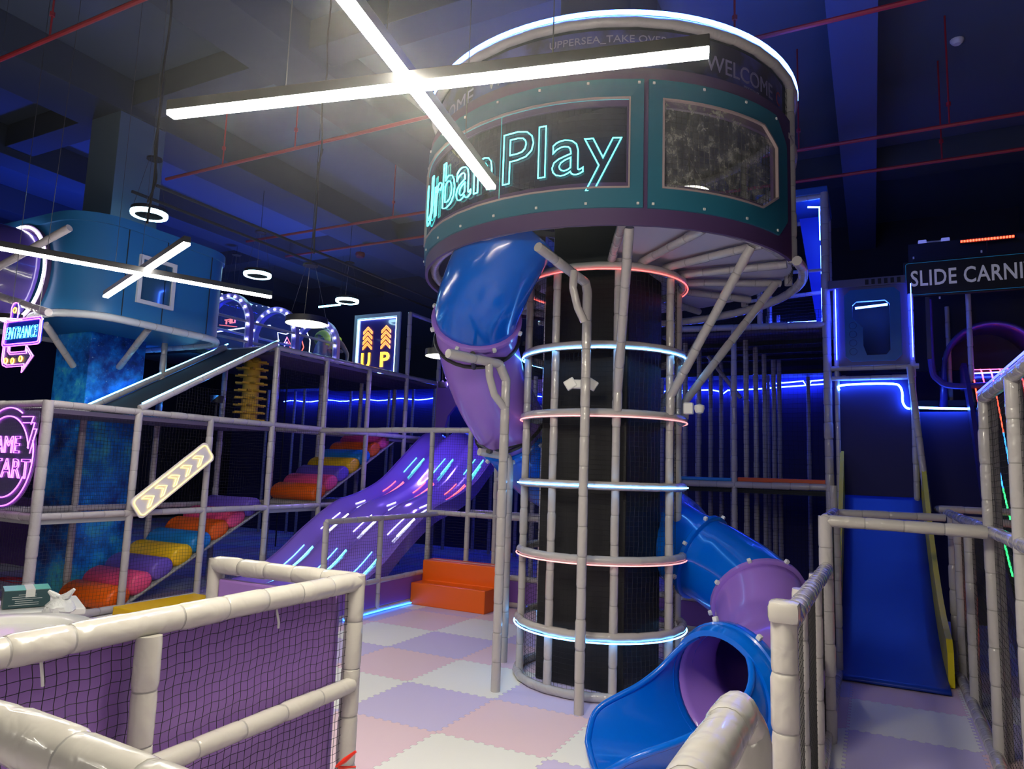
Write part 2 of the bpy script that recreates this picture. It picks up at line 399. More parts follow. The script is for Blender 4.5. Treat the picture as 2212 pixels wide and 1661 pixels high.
# black hanging cable bundles
for i, (x, y, D, z0, lab) in enumerate(((322, 480, 6.6, 4.35, 'black cable bundle hanging down to the crossed light bars'), (676, 560, 9.2, 4.9, 'tangled blue lit chain hanging above the disc pendant'))):
    p = PD(x, y, D); t = thing('hanging_cable', lab, 'cable', (p.x, p.y, z0))
    pts = [(p.x+.012*sin(z*7), p.y+.012*cos(z*5), z) for z in np.arange(z0, ZC, .12)]
    MB().path(pts, .012, 6).build('cable', NET, t, True)
    pts = [(p.x+.03*sin(z*11), p.y+.03*cos(z*9), z) for z in np.arange(z0+.2, z0+1.5, .05)]
    MB().path(pts, .008, 5).build('loop_of_cable', NET, t, True)
# ------------------------------------------------------------------ pendants
def pendant(label, px, py, D, dia, kind, cables=1.0):
    p = PD(px, py, D); R = dia/2; t = thing('ring_pendant' if kind == 'ring' else 'disc_pendant', label, 'lamp', tuple(p), 'round pendant lamps')
    if kind == 'ring':
        n = 36
        MB().rings([[(p.x+r*cos(a), p.y+r*sin(a), p.z+z) for a in [2*pi*j/n for j in range(n)]] for r, z in ((R, .0), (R, .11), (R-.07, .11), (R-.07, 0), (R, 0))], caps=False).build('shade', METAL, t, True)
        MB().rings([[(p.x+r*cos(a), p.y+r*sin(a), p.z+z) for a in [2*pi*j/n for j in range(n)]] for r, z in ((R+.003, .05), (R+.006, .02), (R-.004, -.012), (R-.03, -.02), (R-.062, -.008), (R-.066, .0))], caps=False).build('diffuser', L_ICE, t, True)
    else:
        MB().lathe([(R, .0), (R, .1), (0, .1)], tuple(p), 36).build('shade', METAL, t, True)
        MB().lathe([(0, -.012), (R*.8, -.012), (R*.97, 0), (R*.97, .01)], tuple(p), 36).build('diffuser', L_WARM, t, True)
    MB().lathe([(0, 0), (.12, 0), (.12, .03), (0, .03)], (p.x, p.y, p.z+.95), 16).build('canopy', METAL, t, True)
    for k in range(3):
        a = 2*pi*k/3+.4; MB().path([(p.x+R*.95*cos(a), p.y+R*.95*sin(a), p.z+.1), (p.x+.08*cos(a), p.y+.08*sin(a), p.z+.95)], .004, 4).build('suspension_wire', WIRE, t)
    MB().path([(p.x, p.y, p.z+.95), (p.x, p.y, ZC)], .006, 5).build('cord', NET, t)
pendant('glowing ring pendant in front of the concrete column above the cabin', 322, 466, 11.4, .55, 'ring')
pendant('glowing ring pendant hanging between the cabin and the tower', 556, 596, 15, .56, 'ring')
pendant('glowing ring pendant above the far end of the bubble tunnel', 750, 652, 17, .55, 'ring')
pendant('large disc pendant with dark rim hanging over the bubble tunnel', 662, 700, 11.2, .66, 'disc')
pendant('disc pendant half hidden behind the purple tube slide', 955, 770, 10.8, .52, 'disc')
pendant('ring pendant glowing through the bubble tunnel roof', 505, 625, 19, .5, 'ring')
# wash fixtures standing on top of the play frames: deep blue light on the ceiling
def wash(label, a, b, z, col, power, aim=(0, 0, 1), size=.5, spread=160, foot=0.0):
    t = thing('wash_light', label, 'lamp', (a, b, z), 'blue wash lights')
    MB().lathe([(0, -.12), (.1, -.12), (.12, 0)], (a, b, z-.02), 14).build('housing', METAL, t, True)
    MB().path([(a, b, foot), (a, b, z-.14)], .02, 8).build('stand', METAL, t)
    ld = bpy.data.lights.new('wash', 'AREA'); ld.shape = 'DISK'; ld.size = size; ld.energy = power; ld.color = col; ld.spread = radians(spread)
    o = bpy.data.objects.new('lamp_beam', ld); sc.collection.objects.link(o); o.parent = t; o.location = (0, 0, 0)
    o.rotation_euler = Vector(aim).to_track_quat('-Z', 'Y').to_euler()
wash('blue uplight on the far left behind the cabin', -13, 4, 5.0, (.02, .08, 1), 130)
wash('blue uplight behind the bubble tunnel', -10.5, 8.5, 5.2, (.02, .10, 1), 130)
wash('blue uplight behind the sign at the wave slide top', -5, 11.5, 5.6, (.02, .10, 1), 70)
wash('added blue fill lamp over the top of the wave slide', -4.9, 7.4, 4.0, (.30, .18, 1), 60, (0, -.55, -1), .4, foot=ZC)  # lamp added to wash the slide surface in blue
wash('blue lamp lighting the underside of the cabin', -6.95, 3.35, 3.3, (.03, .30, 1), 45, (-.3, -.9, .8), .3, 150, foot=2.85)
wash('blue uplight above the tower roof', .6, 3.0, 6.9, (.02, .06, 1), 16, foot=6.23)
# ================================================================== TOWER
TC = (.58, 2.27); PHI = radians(-70.2)
def cy(R, ph, z): return (TC[0]+R*cos(ph), TC[1]+R*sin(ph), z)
# black padded column
c = thing('padded_column', 'black padded square column standing inside the cage tower', 'column', (TC[0], TC[1], 0))
def ang_box(mb, cx, cy_, hw, z0, z1, rot, bev=.03):
    return mb.obox((cx, cy_, (z0+z1)/2), Vector((cos(rot), sin(rot), 0))*hw, Vector((-sin(rot), cos(rot), 0))*hw, Vector((0, 0, (z1-z0)/2)), 0, bev)
ang_box(MB(), TC[0], TC[1], .50, 0.0, 4.4, radians(-5)).build('pad', BLACK, c)
ang_box(MB(), TC[0], TC[1], .44, 4.35, ZC, radians(-5)).build('column_core', DARK, c)
cage = thing('tower_cage', 'round cage of padded pipes and hoops around the black column', 'climbing tower', (TC[0], TC[1], 0))
CR = .88
RZ = [.045, .60, 1.32, 2.04, 2.76, 3.45, 4.27]
for k in range(8):
    ph = radians(-151+45*k); x, y, _ = cy(CR-.03, ph, 0)
    post(cage, x, y, .03, 4.35, .042)
for i, z in enumerate(RZ):
    rail(cage, arc(TC, CR, z, 0, 2*pi, 24), .045, 'hoop', tie=.26)
    if i:
        m = [None, L_CYAN, L_PINKY, L_CYAN, L_PINKY, L_CYAN, L_RED][i]
        dz = [0, -.045, -.04, -.005, -.035, -.035, -.045][i]
        tube(arc(TC, CR+.042+(.008 if i == 3 else 0), z+dz, PHI-2.2, PHI+2.0, 40), .007, 'led_strip', m, cage, 6)
net(cage, lambda u, v: cy(.80, u/.80, .05+v), 2*pi*.80, 4.2, sp=.05, r=.0014, seg=.12)
# emergency lamp on the cage and a camera on the far post
p = PD(1255, 830, 6.95); t = thing('emergency_light', 'white twin head emergency light fixed on the front of the cage tower', 'emergency light', tuple(p))
s_ = Vector((-sin(PHI), cos(PHI), 0)); n_ = Vector((cos(PHI), sin(PHI), 0)); zu = Vector((0, 0, 1))
MB().obox(p, s_*.085, n_*.03, zu*.045, 0, .015).build('body', WHITE, t)
for s in (-1, 1):
    q = p+s_*s*.105+n_*.01; r_ = (s_*s+zu*-.55*1).normalized(); u_ = (zu+s_*s*.55).normalized()
    MB().obox(q, (s_+zu*.62*s*-1).normalized()*.055, n_*.03, (zu+s_*.62*s).normalized()*.05, 0, .012).build('lamp_head', WHITE, t)
p = cy(CR+.12, radians(-8), 2.86); t = thing('camera_bracket', 'white padded camera bracket on the right post of the cage tower', 'bracket', p)
MB().obox(p, (.05, 0, 0), (0, .04, 0), (0, 0, .06), 0, .015).build('body', WHITE, t)
MB().lathe([(0, -.06), (.04, -.045), (.055, 0), (.05, .03), (0, .05)], (p[0]+.11, p[1], p[2]), 14).build('dome', WHITE, t, True)
# ------------------------------------------------------------------ drum
drum = thing('lookout_drum', 'round purple and teal lookout drum on top of the cage tower', 'play tower', (TC[0], TC[1], 4.28))
DR = 2.05
def shell(R, a0, a1, z0, z1, name, m, th=.03, n=48, holes=None):
    """curved panel; outline given by arcs"""
    prof = [(R, z0), (R, z1), (R-th, z1), (R-th, z0), (R, z0)]
    mb = MB(); ks = [a0+(a1-a0)*k/n for k in range(n+1)]
    rings = [[cy(r, a, z) for r, z in prof[:-1]] for a in ks]
    mb.rings(rings, closed=True, caps=True); return mb.build(name, m, drum, True)
RA = lambda d: radians(d)
# purple shell: below, above and between the windows
shell(DR, RA(-225), RA(-8.5), 4.28, 4.66, 'lower_shell', DPURP)
shell(DR, RA(-225), RA(-8.5), 5.36, 5.72, 'upper_shell', DPURP)
shell(DR, RA(-225), RA(-148), 4.62, 5.40, 'side_shell', DPURP, n=14)
shell(DR, RA(-65.5), RA(-56.5), 4.62, 5.40, 'middle_shell', DPURP, n=4)
shell(DR, RA(-21), RA(-8.5), 4.62, 5.40, 'side_shell', DPURP, n=4)
def curved_plate(R, outer, inner, name, m, th=.022, parent=None):
    """outer/inner outlines in (deg, z): same number of points, joined as a ring plate on a cylinder"""
    def dens(P, k=10):
        out = []
        for i in range(len(P)):
            a, b = P[i], P[(i+1) % len(P)]
            for j in range(k): out.append((a[0]+(b[0]-a[0])*j/k, a[1]+(b[1]-a[1])*j/k))
        return out
    O, I_ = dens(outer), dens(inner); n = len(O)
    f = lambda P, r: [cy(r, radians(a), z) for a, z in P]
    mb = MB().rings([f(O, R), f(O, R+th), f(I_, R+th), f(I_, R), f(O, R)], caps=False)
    return mb.build(name, m, parent or drum, True)
# window outlines
W1o = [(-150, 4.43), (-61.6, 4.43), (-61.6, 5.60), (-61.6, 5.60), (-150, 5.60), (-150, 5.0)]
W1i = [(-146, 4.60), (-64.8, 4.60), (-64.8, 5.43), (-64.8, 5.43), (-146, 5.43), (-146, 5.0)]
W2o = [(-60.4, 4.43), (-19, 4.43), (-13.5, 4.62), (-13.5, 5.38), (-20, 5.60), (-60.4, 5.60)]
W2i = [(-57, 4.61), (-27, 4.61), (-19.6, 4.78), (-19.6, 5.28), (-26, 5.43), (-57, 5.43)]
curved_plate(DR, W1o, W1i, 'teal_window_panel', TEAL); curved_plate(DR, W2o, W2i, 'teal_window_panel', TEAL)
def inset(P, k, c): return [(c[0]+(a-c[0])*k[0], c[1]+(z-c[1])*k[1]) for a, z in P]
TRIMP = mat('window_rim_pink_beige', (.42, .33, .34), .4)
curved_plate(DR+.004, W1i, inset(W1i, (.992, .965), (-105, 5.02)), 'window_rim', TRIMP, .028)
curved_plate(DR+.004, W2i, inset(W2i, (.975, .965), (-38, 5.02)), 'window_rim', TRIMP, .028)
for P, st in ((W1o, 14), (W2o, 10)):
    a0, a1 = P[0][0]+1.2, P[1][0]-1.2
    for z in (4.465, 5.565):
        k = 7 if st == 14 else 3
        for i in range(k+1):
            a = radians(a0+(a1-a0)*i/k)
            MB().obox(cy(DR+.026, a, z), Vector((-sin(a), cos(a), 0))*.011, (0, 0, .011), Vector((cos(a), sin(a), 0))*.006, 0, .003).build('screw_cap', WHITE, drum)
def scratched():
    m = bpy.data.materials.new('scratched_clear_plastic'); m.use_nodes = True; nt = m.node_tree; b = nt.nodes['Principled BSDF']
    tc = nt.nodes.new('ShaderNodeTexCoord'); cr = nt.nodes.new('ShaderNodeValToRGB')
    prev = None
    for k, (sx, rot) in enumerate(((1.2, .5), (1.2, -.9), (1.5, 1.4))):
        mp = nt.nodes.new('ShaderNodeMapping'); mp.inputs['Rotation'].default_value = (rot, rot*.4, rot); mp.inputs['Scale'].default_value = (9, 2.5, 5) if k < 2 else (4, 4, 4)
        n = nt.nodes.new('ShaderNodeTexNoise'); n.inputs['Scale'].default_value = sx; n.inputs['Detail'].default_value = 6; n.inputs['Roughness'].default_value = .78
        nt.links.new(tc.outputs['Object'], mp.inputs[0]); nt.links.new(mp.outputs[0], n.inputs[0])
        if prev is None: prev = n.outputs[0]
        else:
            mm = nt.nodes.new('ShaderNodeMath'); mm.operation = 'MAXIMUM'; nt.links.new(prev, mm.inputs[0]); nt.links.new(n.outputs[0], mm.inputs[1]); prev = mm.outputs[0]
    nt.links.new(prev, cr.inputs[0]); e = cr.color_ramp.elements; e[0].position = .52; e[0].color = (.12, .12, .12, 1); e[1].position = .74; e[1].color = (.9, .9, .9, 1)
    nt.links.new(cr.outputs[0], b.inputs['Alpha'])
    b.inputs['Base Color'].default_value = (.55, .55, .5, 1); b.inputs['Roughness'].default_value = .22; b.inputs['Coat Weight'].default_value = 1
    return m
SCR = scratched()
def pane(a0, a1, z0, z1, m, R, n=24, name='window_pane'):
    mb = MB().rings([[cy(R, radians(a0+(a1-a0)*k/n), z) for k in range(n+1)] for z in (z0, z1)], closed=False, caps=False)
    return mb.build(name, m, drum, True)
pane(-57, -19.4, 4.61, 5.43, SCR, DR+.002)
pane(-146, -64.8, 4.60, 5.43, clear('tinted_window', (.02, .02, .06), .55, .06), DR-.012, 48)
net(drum, lambda u, v: cy(DR-.07, RA(-60)+u/DR, 4.5+v), radians(45)*DR, 1.0, sp=.055, r=.003)
net(drum, lambda u, v: cy(DR-.09, RA(-150)+u/DR, 4.5+v), radians(88)*DR, 1.0, sp=.055, r=.0014)
# banner
def banner_mat():
    m = mat('printed_banner', (.03, .02, .12), .45); nt = m.node_tree; b = nt.nodes['Principled BSDF']
    tc = nt.nodes.new('ShaderNodeTexCoord'); n = nt.nodes.new('ShaderNodeTexNoise'); n.inputs['Scale'].default_value = 2.2; n.inputs['Detail'].default_value = 5
    cr = nt.nodes.new('ShaderNodeValToRGB'); e = cr.color_ramp.elements; e[0].position = .45; e[0].color = (.02, .018, .07, 1); e[1].position = .62; e[1].color = (.05, .06, .38, 1)
    nt.links.new(tc.outputs['Object'], n.inputs[0]); nt.links.new(n.outputs[0], cr.inputs[0]); nt.links.new(cr.outputs[0], b.inputs['Base Color']); return m
bn = shell(DR-.07, RA(-225), RA(-8.5), 5.66, 6.12, 'banner', banner_mat(), .01)
def drum_text(s, a0, a1, z0, h, m, R=DR-.066, name='lettering', parent=None, **k):
    w_ = radians(a1-a0)*R
    mb = fit_text(s, w_, h, lambda x, y, z: cy(R+z, radians(a0)+x/R, z0+y), **k)
    o = mb.build(name, m, None, False, loc=(TC[0], TC[1], 4.28))
    o.location = (0, 0, 0); o.parent = parent or drum; return o
BT = mat('banner_print_lilac', (.22, .20, .42), .5)
for s, a0, a1, z0, h in (('WELCOME', -44, -17, 5.83, .16), ('C', -14.2, -11.5, 5.84, .15), ('UPPERSEA_TAKE OVER', -86, -55, 6.0, .07), ('WELCOME', -148, -112, 5.76, .16), ('WELCOME', -106, -80, 5.8, .12)):
    drum_text(s, a0, a1, z0, h, BT if s != 'C' else mat('banner_print_red', (.35, .05, .12), .5), fill=True, ext=.002)
drum_text('WOOOOH HIT', -31, -24.5, 5.77, .03, BT, fill=True, ext=.002)
rail(drum, arc(TC, DR-.02, 6.17, 0, 2*pi, 40), .05, 'top_hoop', tie=.3)
tube(arc(TC, DR+.01, 6.235, 0, 2*pi-.001, 90), .02, 'led_strip', L_BLUEW, drum, 8)
rail(drum, arc(TC, DR+.05, 4.27, RA(-9), RA(136), 24), .05, 'bottom_hoop', tie=.3); rail(drum, arc(TC, DR-.10, 4.36, RA(-226), RA(-8), 30), .05, 'bottom_hoop', tie=.3)
rail(drum, arc(TC, DR-.03, 5.55, RA(-10), RA(140), 20), .045, 'back_hoop')
for a in (-4, 20, 50, 90, 130): 
    x, y, _ = cy(DR-.03, RA(a), 0); post(drum, x, y, 4.3, 6.15, .045, 'back_post')
net(drum, lambda u, v: cy(DR-.05, RA(-8)+u/DR, 4.3+v), radians(142)*DR, 1.85, sp=.07, r=.002)
# drum floor: open sector on the front left where the slide leaves
def sector(R0, R1, a0, a1, z, th, name, m, n=40):
    ks = [RA(a0+(a1-a0)*k/n) for k in range(n+1)]
    return MB().rings([[cy(R0, a, z), cy(R1, a, z), cy(R1, a, z+th), cy(R0, a, z+th)] for a in ks], caps=True).build(name, m, drum)
sector(.5, DR-.04, -66, 196, 4.40, .04, 'deck', WFLOOR, 60)
sector(.0, DR-.02, -225, 135, 6.2, .03, 'roof_cover', DARK, 60)
for a in (-66, -44, -22, 0, 22, 45, 70, 95, 120, 150, 180):
    x0, y0, _ = cy(CR-.05, RA(a), 0); x1, y1, _ = cy(DR-.10, RA(a), 0)
    rail(drum, [(x0, y0, 4.34), (x1, y1, 4.34)], .043, 'floor_beam')
for a, a2 in ((-64, -61), (-24, -20), (20, 16), (60, 60)):     # slanting struts down to the cage
    q0 = cy(DR-.17, RA(a), 4.32); q1 = cy(CR+.02, RA(a2), 2.98); q2 = cy(CR+.01, RA(a2), 2.78)
    rail(drum, [q0, q1, q2], .046, 'strut')
t = thing('ring_pendant', 'ring light added inside the drum for a reflection in its scratched window', 'lamp', cy(1.3, RA(-31), 4.93), 'round pendant lamps')  # lamp added to imitate the window's reflected ring and light the drum inside
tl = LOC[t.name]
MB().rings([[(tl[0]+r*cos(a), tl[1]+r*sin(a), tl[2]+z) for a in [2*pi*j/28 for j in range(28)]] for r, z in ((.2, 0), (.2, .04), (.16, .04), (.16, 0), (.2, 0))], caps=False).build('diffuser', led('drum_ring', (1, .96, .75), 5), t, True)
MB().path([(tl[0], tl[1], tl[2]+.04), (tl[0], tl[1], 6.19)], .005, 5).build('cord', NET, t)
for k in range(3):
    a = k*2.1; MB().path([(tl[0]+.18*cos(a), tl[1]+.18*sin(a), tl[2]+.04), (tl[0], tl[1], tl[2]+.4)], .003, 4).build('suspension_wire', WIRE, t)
# neon sign in the long window
sg = thing('neon_sign', 'aqua neon lettering in the long curved drum window', 'neon sign', cy(DR, PHI, 4.6))
def neon_word(s, a0, a1):
    R = DR+.012; w_ = radians(a1-a0)*R
    mb = fit_text(s, w_, .51, lambda x, y, z: cy(R+z, radians(a0)+x/R, 4.745+y), fill=False, bevel=.0085)
    mb.build('lettering', L_TEALN, sg, True)
neon_word('Urban', -141.5, -101); neon_word('Play', -97.6, -66.6)
for z in (4.615, 5.415): tube([cy(DR+.004, RA(-146+81*k/40), z) for k in range(41)], .0035, 'edge_glow', mat('edge_tint', (.05, .3, .35), .3, emit=(.05, .5, .6), es=.35), sg, 5)
tube([cy(DR+.004, RA(-98.6), 4.62), cy(DR+.004, RA(-98.6), 5.41)], .004, 'edge_glow', MATS['edge_tint'], sg, 5)
# ------------------------------------------------------------------ TUBE SLIDE
ts = thing('tube_slide', 'blue and purple spiral tube slide winding down around the cage tower', 'slide', (1.5, .8, 0))
SR = .44
def DPz(x, y, z): return PZ(x, y, z)
ctl = [PD(1112, 500, 7.05), PD(1084, 548, 7.05), PD(1052, 615, 7.15), PD(1030, 690, 7.5), PD(1043, 790, 8.0), PD(1085, 890, 8.5)]
ctl = [tuple(c) for c in ctl]+[(-.55, 3.15, 2.2), (.10, 3.85, 1.85), (.85, 3.95, 1.55)]
e0 = [PD(1478, 1180, 8.0), PD(1560, 1228, 7.55), PD(1638, 1293, 7.05), PD(1648, 1395, 6.5)]
mouth = Vector((2.17, .72, .50))
ctl += [tuple(e) for e in e0]+[(2.42, 1.28, .55), tuple(mouth)]
K = 8; SP = catmull(ctl, K)
def tsection(i0, i1, m, name='tube_section'):
    o = MB().path(SP[i0:i1+1], SR, 28, caps=False).build(name, m, ts, True, solid=.012); return o
cuts = [(0, 3*K, SBLUE), (3*K, int(5.4*K), SPURP), (int(5.4*K), 11*K, SBLUE), (11*K, len(SP)-1, SPURP)]
for i0, i1, m in cuts: tsection(i0, i1, m)
def flange(i, m, w_=.035, R=SR+.045, bolts=True):
    i = min(max(i, 1), len(SP)-2); c = Vector(SP[i]); t = (Vector(SP[i+1])-Vector(SP[i-1])).normalized()
    u = t.cross(Vector((0, 0, 1))).normalized(); v = u.cross(t)
    def ring(r, d): return [c+t*d+(u*cos(2*pi*j/32)+v*sin(2*pi*j/32))*r for j in range(32)]
    f = MB().rings([ring(SR-.004, -w_), ring(R-.02, -w_), ring(R, -w_*.6), ring(R, w_*.6), ring(R-.02, w_), ring(SR-.004, w_)], caps=False).build('flange', m, ts, True)
    if bolts:
        for k in range(8):
            a = 2*pi*(k+.5)/8; q = c+(u*cos(a)+v*sin(a))*(R+.012)
            MB().obox(q, (u*cos(a)+v*sin(a))*.022, t*.02, (t.cross(u*cos(a)+v*sin(a)))*.02, 0, .01).build('bolt_cap', WHITE, f, True)
    return c, t, u, v
flange(3*K, SPURP); flange(int(5.4*K), SBLUE, .05); flange(11*K, SPURP, .03); flange(9*K+4, SBLUE)
# mouth: flange + open chute
c = Vector(SP[-1]); a_m = radians(-116)
tdir = Vector((cos(a_m), sin(a_m), -.05)).normalized()
u = Vector((0, 0, 1)).cross(tdir).normalized(); v = tdir.cross(u)
def mring(r, d, n=48): return [c+tdir*d+(u*cos(2*pi*j/n)+v*sin(2*pi*j/n))*r for j in range(n)]
fl = MB().rings([mring(SR-.01, -.16), mring(SR+.055, -.16), mring(SR+.075, -.13), mring(SR+.075, -.06), mring(SR+.06, -.05), mring(SR+.06, .0), mring(SR+.05, .02), mring(SR+.03, .07), mring(SR-.012, .075)], caps=False).build('mouth_flange', SBLUE, ts, True)
for k in range(8):
    a = 2*pi*(k+.3)/8; rr = u*cos(a)+v*sin(a)
    MB().obox(c+tdir*-.10+rr*(SR+.09), rr*.022, tdir*.02, tdir.cross(rr)*.02, 0, .01).build('bolt_cap', WHITE, fl, True)
ch = MB(); NS, NT = 30, 34; rings = []; rimL, rimR = [], []; cz = c.copy(); Lc = 1.15
TQ = [tuple(p) for p in catmull([(0, 150, 0), (.05, 136, 0), (.10, 122, 0), (.18, 108, 0), (.30, 96, 0), (.46, 84, 0), (.66, 72, 0), (.84, 60, 0), (.94, 48, 0), (1, 30, 0)], 8)]
def thm_of(s):
    for p, q in zip(TQ, TQ[1:]):
        if p[0] <= s <= q[0]: return p[1]+(q[1]-p[1])*(s-p[0])/max(1e-6, q[0]-p[0])
    return 52
for i in range(NS+1):
    s = i/NS; am = a_m-radians(34)*s; td = Vector((cos(am), sin(am), -.05)).normalized()
    if i: cz = cz+td*(Lc/NS)
    uu = Vector((0, 0, 1)).cross(td).normalized(); vv = td.cross(uu); Rr_ = SR+.16*s*s
    ctr = cz+Vector((0, 0, (Rr_-SR)+.04*s*s)); thm = radians(thm_of(s))
    ring = [ctr+uu*sin(-thm+2*thm*j/NT)*Rr_-vv*cos(-thm+2*thm*j/NT)*Rr_ for j in range(NT+1)]
    rings.append(ring); rimL.append(ring[0]); rimR.append(ring[-1])
ch.rings(rings, closed=False, caps=False).build('open_chute', SBLUE, ts, True, solid=.016)
def smooth(P, n=3):
    for _ in range(n): P = [P[0]]+[(P[k-1]+P[k]*2+P[k+1])/4 for k in range(1, len(P)-1)]+[P[-1]]
    return P
tube(smooth(list(rimL)+list(rings[-1])+list(reversed(rimR)), 1), .026, 'rolled_lip', SBLUE, ts, 10)
# steel collar brackets and padded support poles
def collar(i, legp):
    c = Vector(SP[i]); t = (Vector(SP[i+1])-Vector(SP[i-1])).normalized(); u = t.cross(Vector((0, 0, 1))).normalized(); v = u.cross(t)
    if v.z > 0: v = -v
    pts = [c+t*.11+(u*cos(a)+v*sin(a))*(SR+.02) for a in [pi*(k/16)*1.1-.15 for k in range(17)]]
    MB().path(pts, .022, 6).build('steel_collar', METAL, ts, True)
    q = c+t*.11+v*(SR+.02); legp = Vector(legp)
    m_ = q.lerp(legp, .6)
    MB().path([q, legp], .028, 8).path([pts[4], m_], .014, 6).path([pts[12], m_], .014, 6).build('bracket', METAL, ts, True)
b0 = PZ(1070, 1493, 0); 
S1 = thing('slide_support_pole', 'tall padded pole with bent arm holding the upper purple tube', 'pole', tuple(b0))
top1 = PD(1108, 785, (b0-CAM).dot(FW)); elbow = Vector((b0.x, b0.y, top1.z)); arm = PD(968, 762, (b0-CAM).dot(FW)-.1)
e2 = Vector((b0.x, b0.y, elbow.z+.0)); armd = (arm-elbow)
sleeve([b0, Vector((b0.x, b0.y, elbow.z-.12)), elbow+armd.normalized()*.10+Vector((0, 0, .03)), Vector((arm.x, arm.y, elbow.z+.06))], .048).build('pole', [FOAM, TIE], S1, True)
sleeve([elbow+armd*.32+Vector((0, 0, .02)), elbow+armd*.30+Vector((0, 0, -.12)), elbow+armd*.2+Vector((0, 0, -.3)), Vector((b0.x, b0.y, elbow.z-.42))], .04, .14).build('brace', [FOAM, TIE], S1, True)
collar(int(3.35*K), elbow+armd*.6+Vector((0, 0, .06)))
b1 = PZ(1087, 1430, 0); h1 = PD(1088, 985, (b1-CAM).dot(FW)).z
S2 = thing('slide_support_pole', 'shorter padded pole with curved arm behind the tall slide pole', 'pole', tuple(b1))
a1 = PD(1035, 972, (b1-CAM).dot(FW)+.05)
sleeve([b1, (b1.x, b1.y, h1-.1), (b1.x-.03, b1.y, h1), (a1.x, a1.y, h1+.04)], .045).build('pole', [FOAM, TIE], S2, True)
collar(int(5.2*K), (a1.x+.12, a1.y, h1+.05))
b2 = PZ(1250, 1543, 0)
S3 = thing('slide_support_pole', 'padded pole standing in front of the cage with arm to the slide top', 'pole', tuple(b2))
D2 = (b2-CAM).dot(FW); t2 = PD(1268, 592, D2); m2 = PD(1250, 570, D2); f2 = PD(1162, 533, D2-.15)
sleeve([b2, (b2.x, b2.y, t2.z-.05), (b2.x-.02, b2.y, t2.z+.05), tuple(f2)], .046).build('pole', [FOAM, TIE], S3, True)
q = [PD(1240, 585, D2+.02), PD(1238, 622, D2), PD(1248, 665, D2), PD(1262, 695, D2)]
sleeve(q, .036, .14).build('brace', [FOAM, TIE], S3, True)
# ================================================================== LEFT CLIMBING FRAME  (face a = -6.2)
FA, FB2 = -6.2, -7.5; PB_ = [.13, 1.4, 2.65, 3.95, 5.25, 6.55, 7.9, 9.2]; Z1, Z2, Z3 = 1.37, 2.82, 4.2
cf = thing('climbing_frame', 'large netted climbing frame of padded pipes left of the tower', 'climbing frame', (FA, PB_[0], 0))
for i, b in enumerate(PB_):
    top = [Z2+.04, Z2, Z2, Z3, Z3, Z3, 5.7, 5.7][i]
    post(cf, FA, b, 0, top, .066 if i == 0 else .052)
    post(cf, FB2, b, 0, [Z2, Z2, Z3, Z3, Z3, Z3, 5.7, 5.7][i], .05)
def runs(z, a, i0, i1, **k):
    rail(cf, [(a, PB_[i0], z), (a, PB_[i1], z)], **k)
for a in (FA, FB2):
    runs(Z2, a, 0, 3); runs(Z2, a, 3, 7); runs(Z1, a, 0, 3); runs(Z1, a, 3, 5 if a == FA else 6)
    runs(Z3, a, 3, 7); runs(5.68, a, 6, 7)
for i in (0, 3, 4, 5, 6, 7):
    for z in (Z1, Z2)+((Z3,) if i > 2 else ()):
        rail(cf, [(FA, PB_[i], z), (FB2, PB_[i], z)])
rail(cf, [(FA, .13, .06), (FA, 1.4, .06), (FA, 2.65, .06)], .05)
# far left wing along b = .13
for z in (Z1-.01, Z2): rail(cf, [(FA, PB_[0], z), (-10.5, PB_[0], z)])
post(cf, -10.5, PB_[0], 0, Z2)
netB(cf, PB_[0], -10.5, FA, Z1, Z2, r=.002)
# slanted rails with led tubes
for a in (FA, FB2):
    P0, P1 = (a, 1.4, Z2+.05), (a, 3.9, 4.27)
    rail(cf, [P0, P1], .055); tube([(a+.02, 1.42, Z2+.125), (a+.02, 3.94, 4.335)], .012, 'led_strip', led('ramp_ice', (.15, .6, 1), 10), cf, 6)
MB().obox((-6.85, 2.65, 3.5), (.6, 0, 0), (0, 1.25, .70), (0, 0, .015)).build('ramp_board', DARK, cf)
netA(cf, FA+.005, 2.0, 3.95, 2.86, 3.3, r=.002)
# decks
for (b0_, b1_, z) in ((.13, 1.4, Z1-.06), (.13, 3.95, Z2-.08), (3.95, 5.25, Z1-.06), (3.95, 9.2, Z3-.08), (7.35, 9.2, Z2-.08)):
    MB().box((FB2, b0_, z-.04), (FA, b1_, z+.02)).build('deck', GREY if z < 2 else mat('deck_dark', (.10, .08, .14), .6), cf)
MB().box((-10.5, .16, Z1-.1), (FB2, 1.4, Z1-.04)).build('deck', GREY, cf)
# nets on the face
for i in range(0, 4):
    netA(cf, FA-.02, PB_[i], PB_[i+1], .08, Z1); netA(cf, FA-.02, PB_[i], PB_[i+1], Z1, Z2)
netA(cf, FA-.02, PB_[4], PB_[5], Z1, Z2); netA(cf, FA-.02, PB_[5], PB_[7], Z1+.6, Z2)
netA(cf, FB2, PB_[0], PB_[2], Z1, Z2, sp=.06); netA(cf, FB2, PB_[2], PB_[4], Z1, Z2, sp=.06)
for i in (3, 4, 5, 6): netA(cf, FA-.02, PB_[i], PB_[i+1], Z2, Z3-.05, sp=.055)
netA(cf, FB2, 3.95, 9.2, Z2, Z3, sp=.07)
netB(cf, .15, FB2, FA, .08, Z1, sp=.06)
# top edge netting seen over the bubble deck
netA(cf, -6.25, 7.9, 9.2, Z3, 5.65, sp=.06)
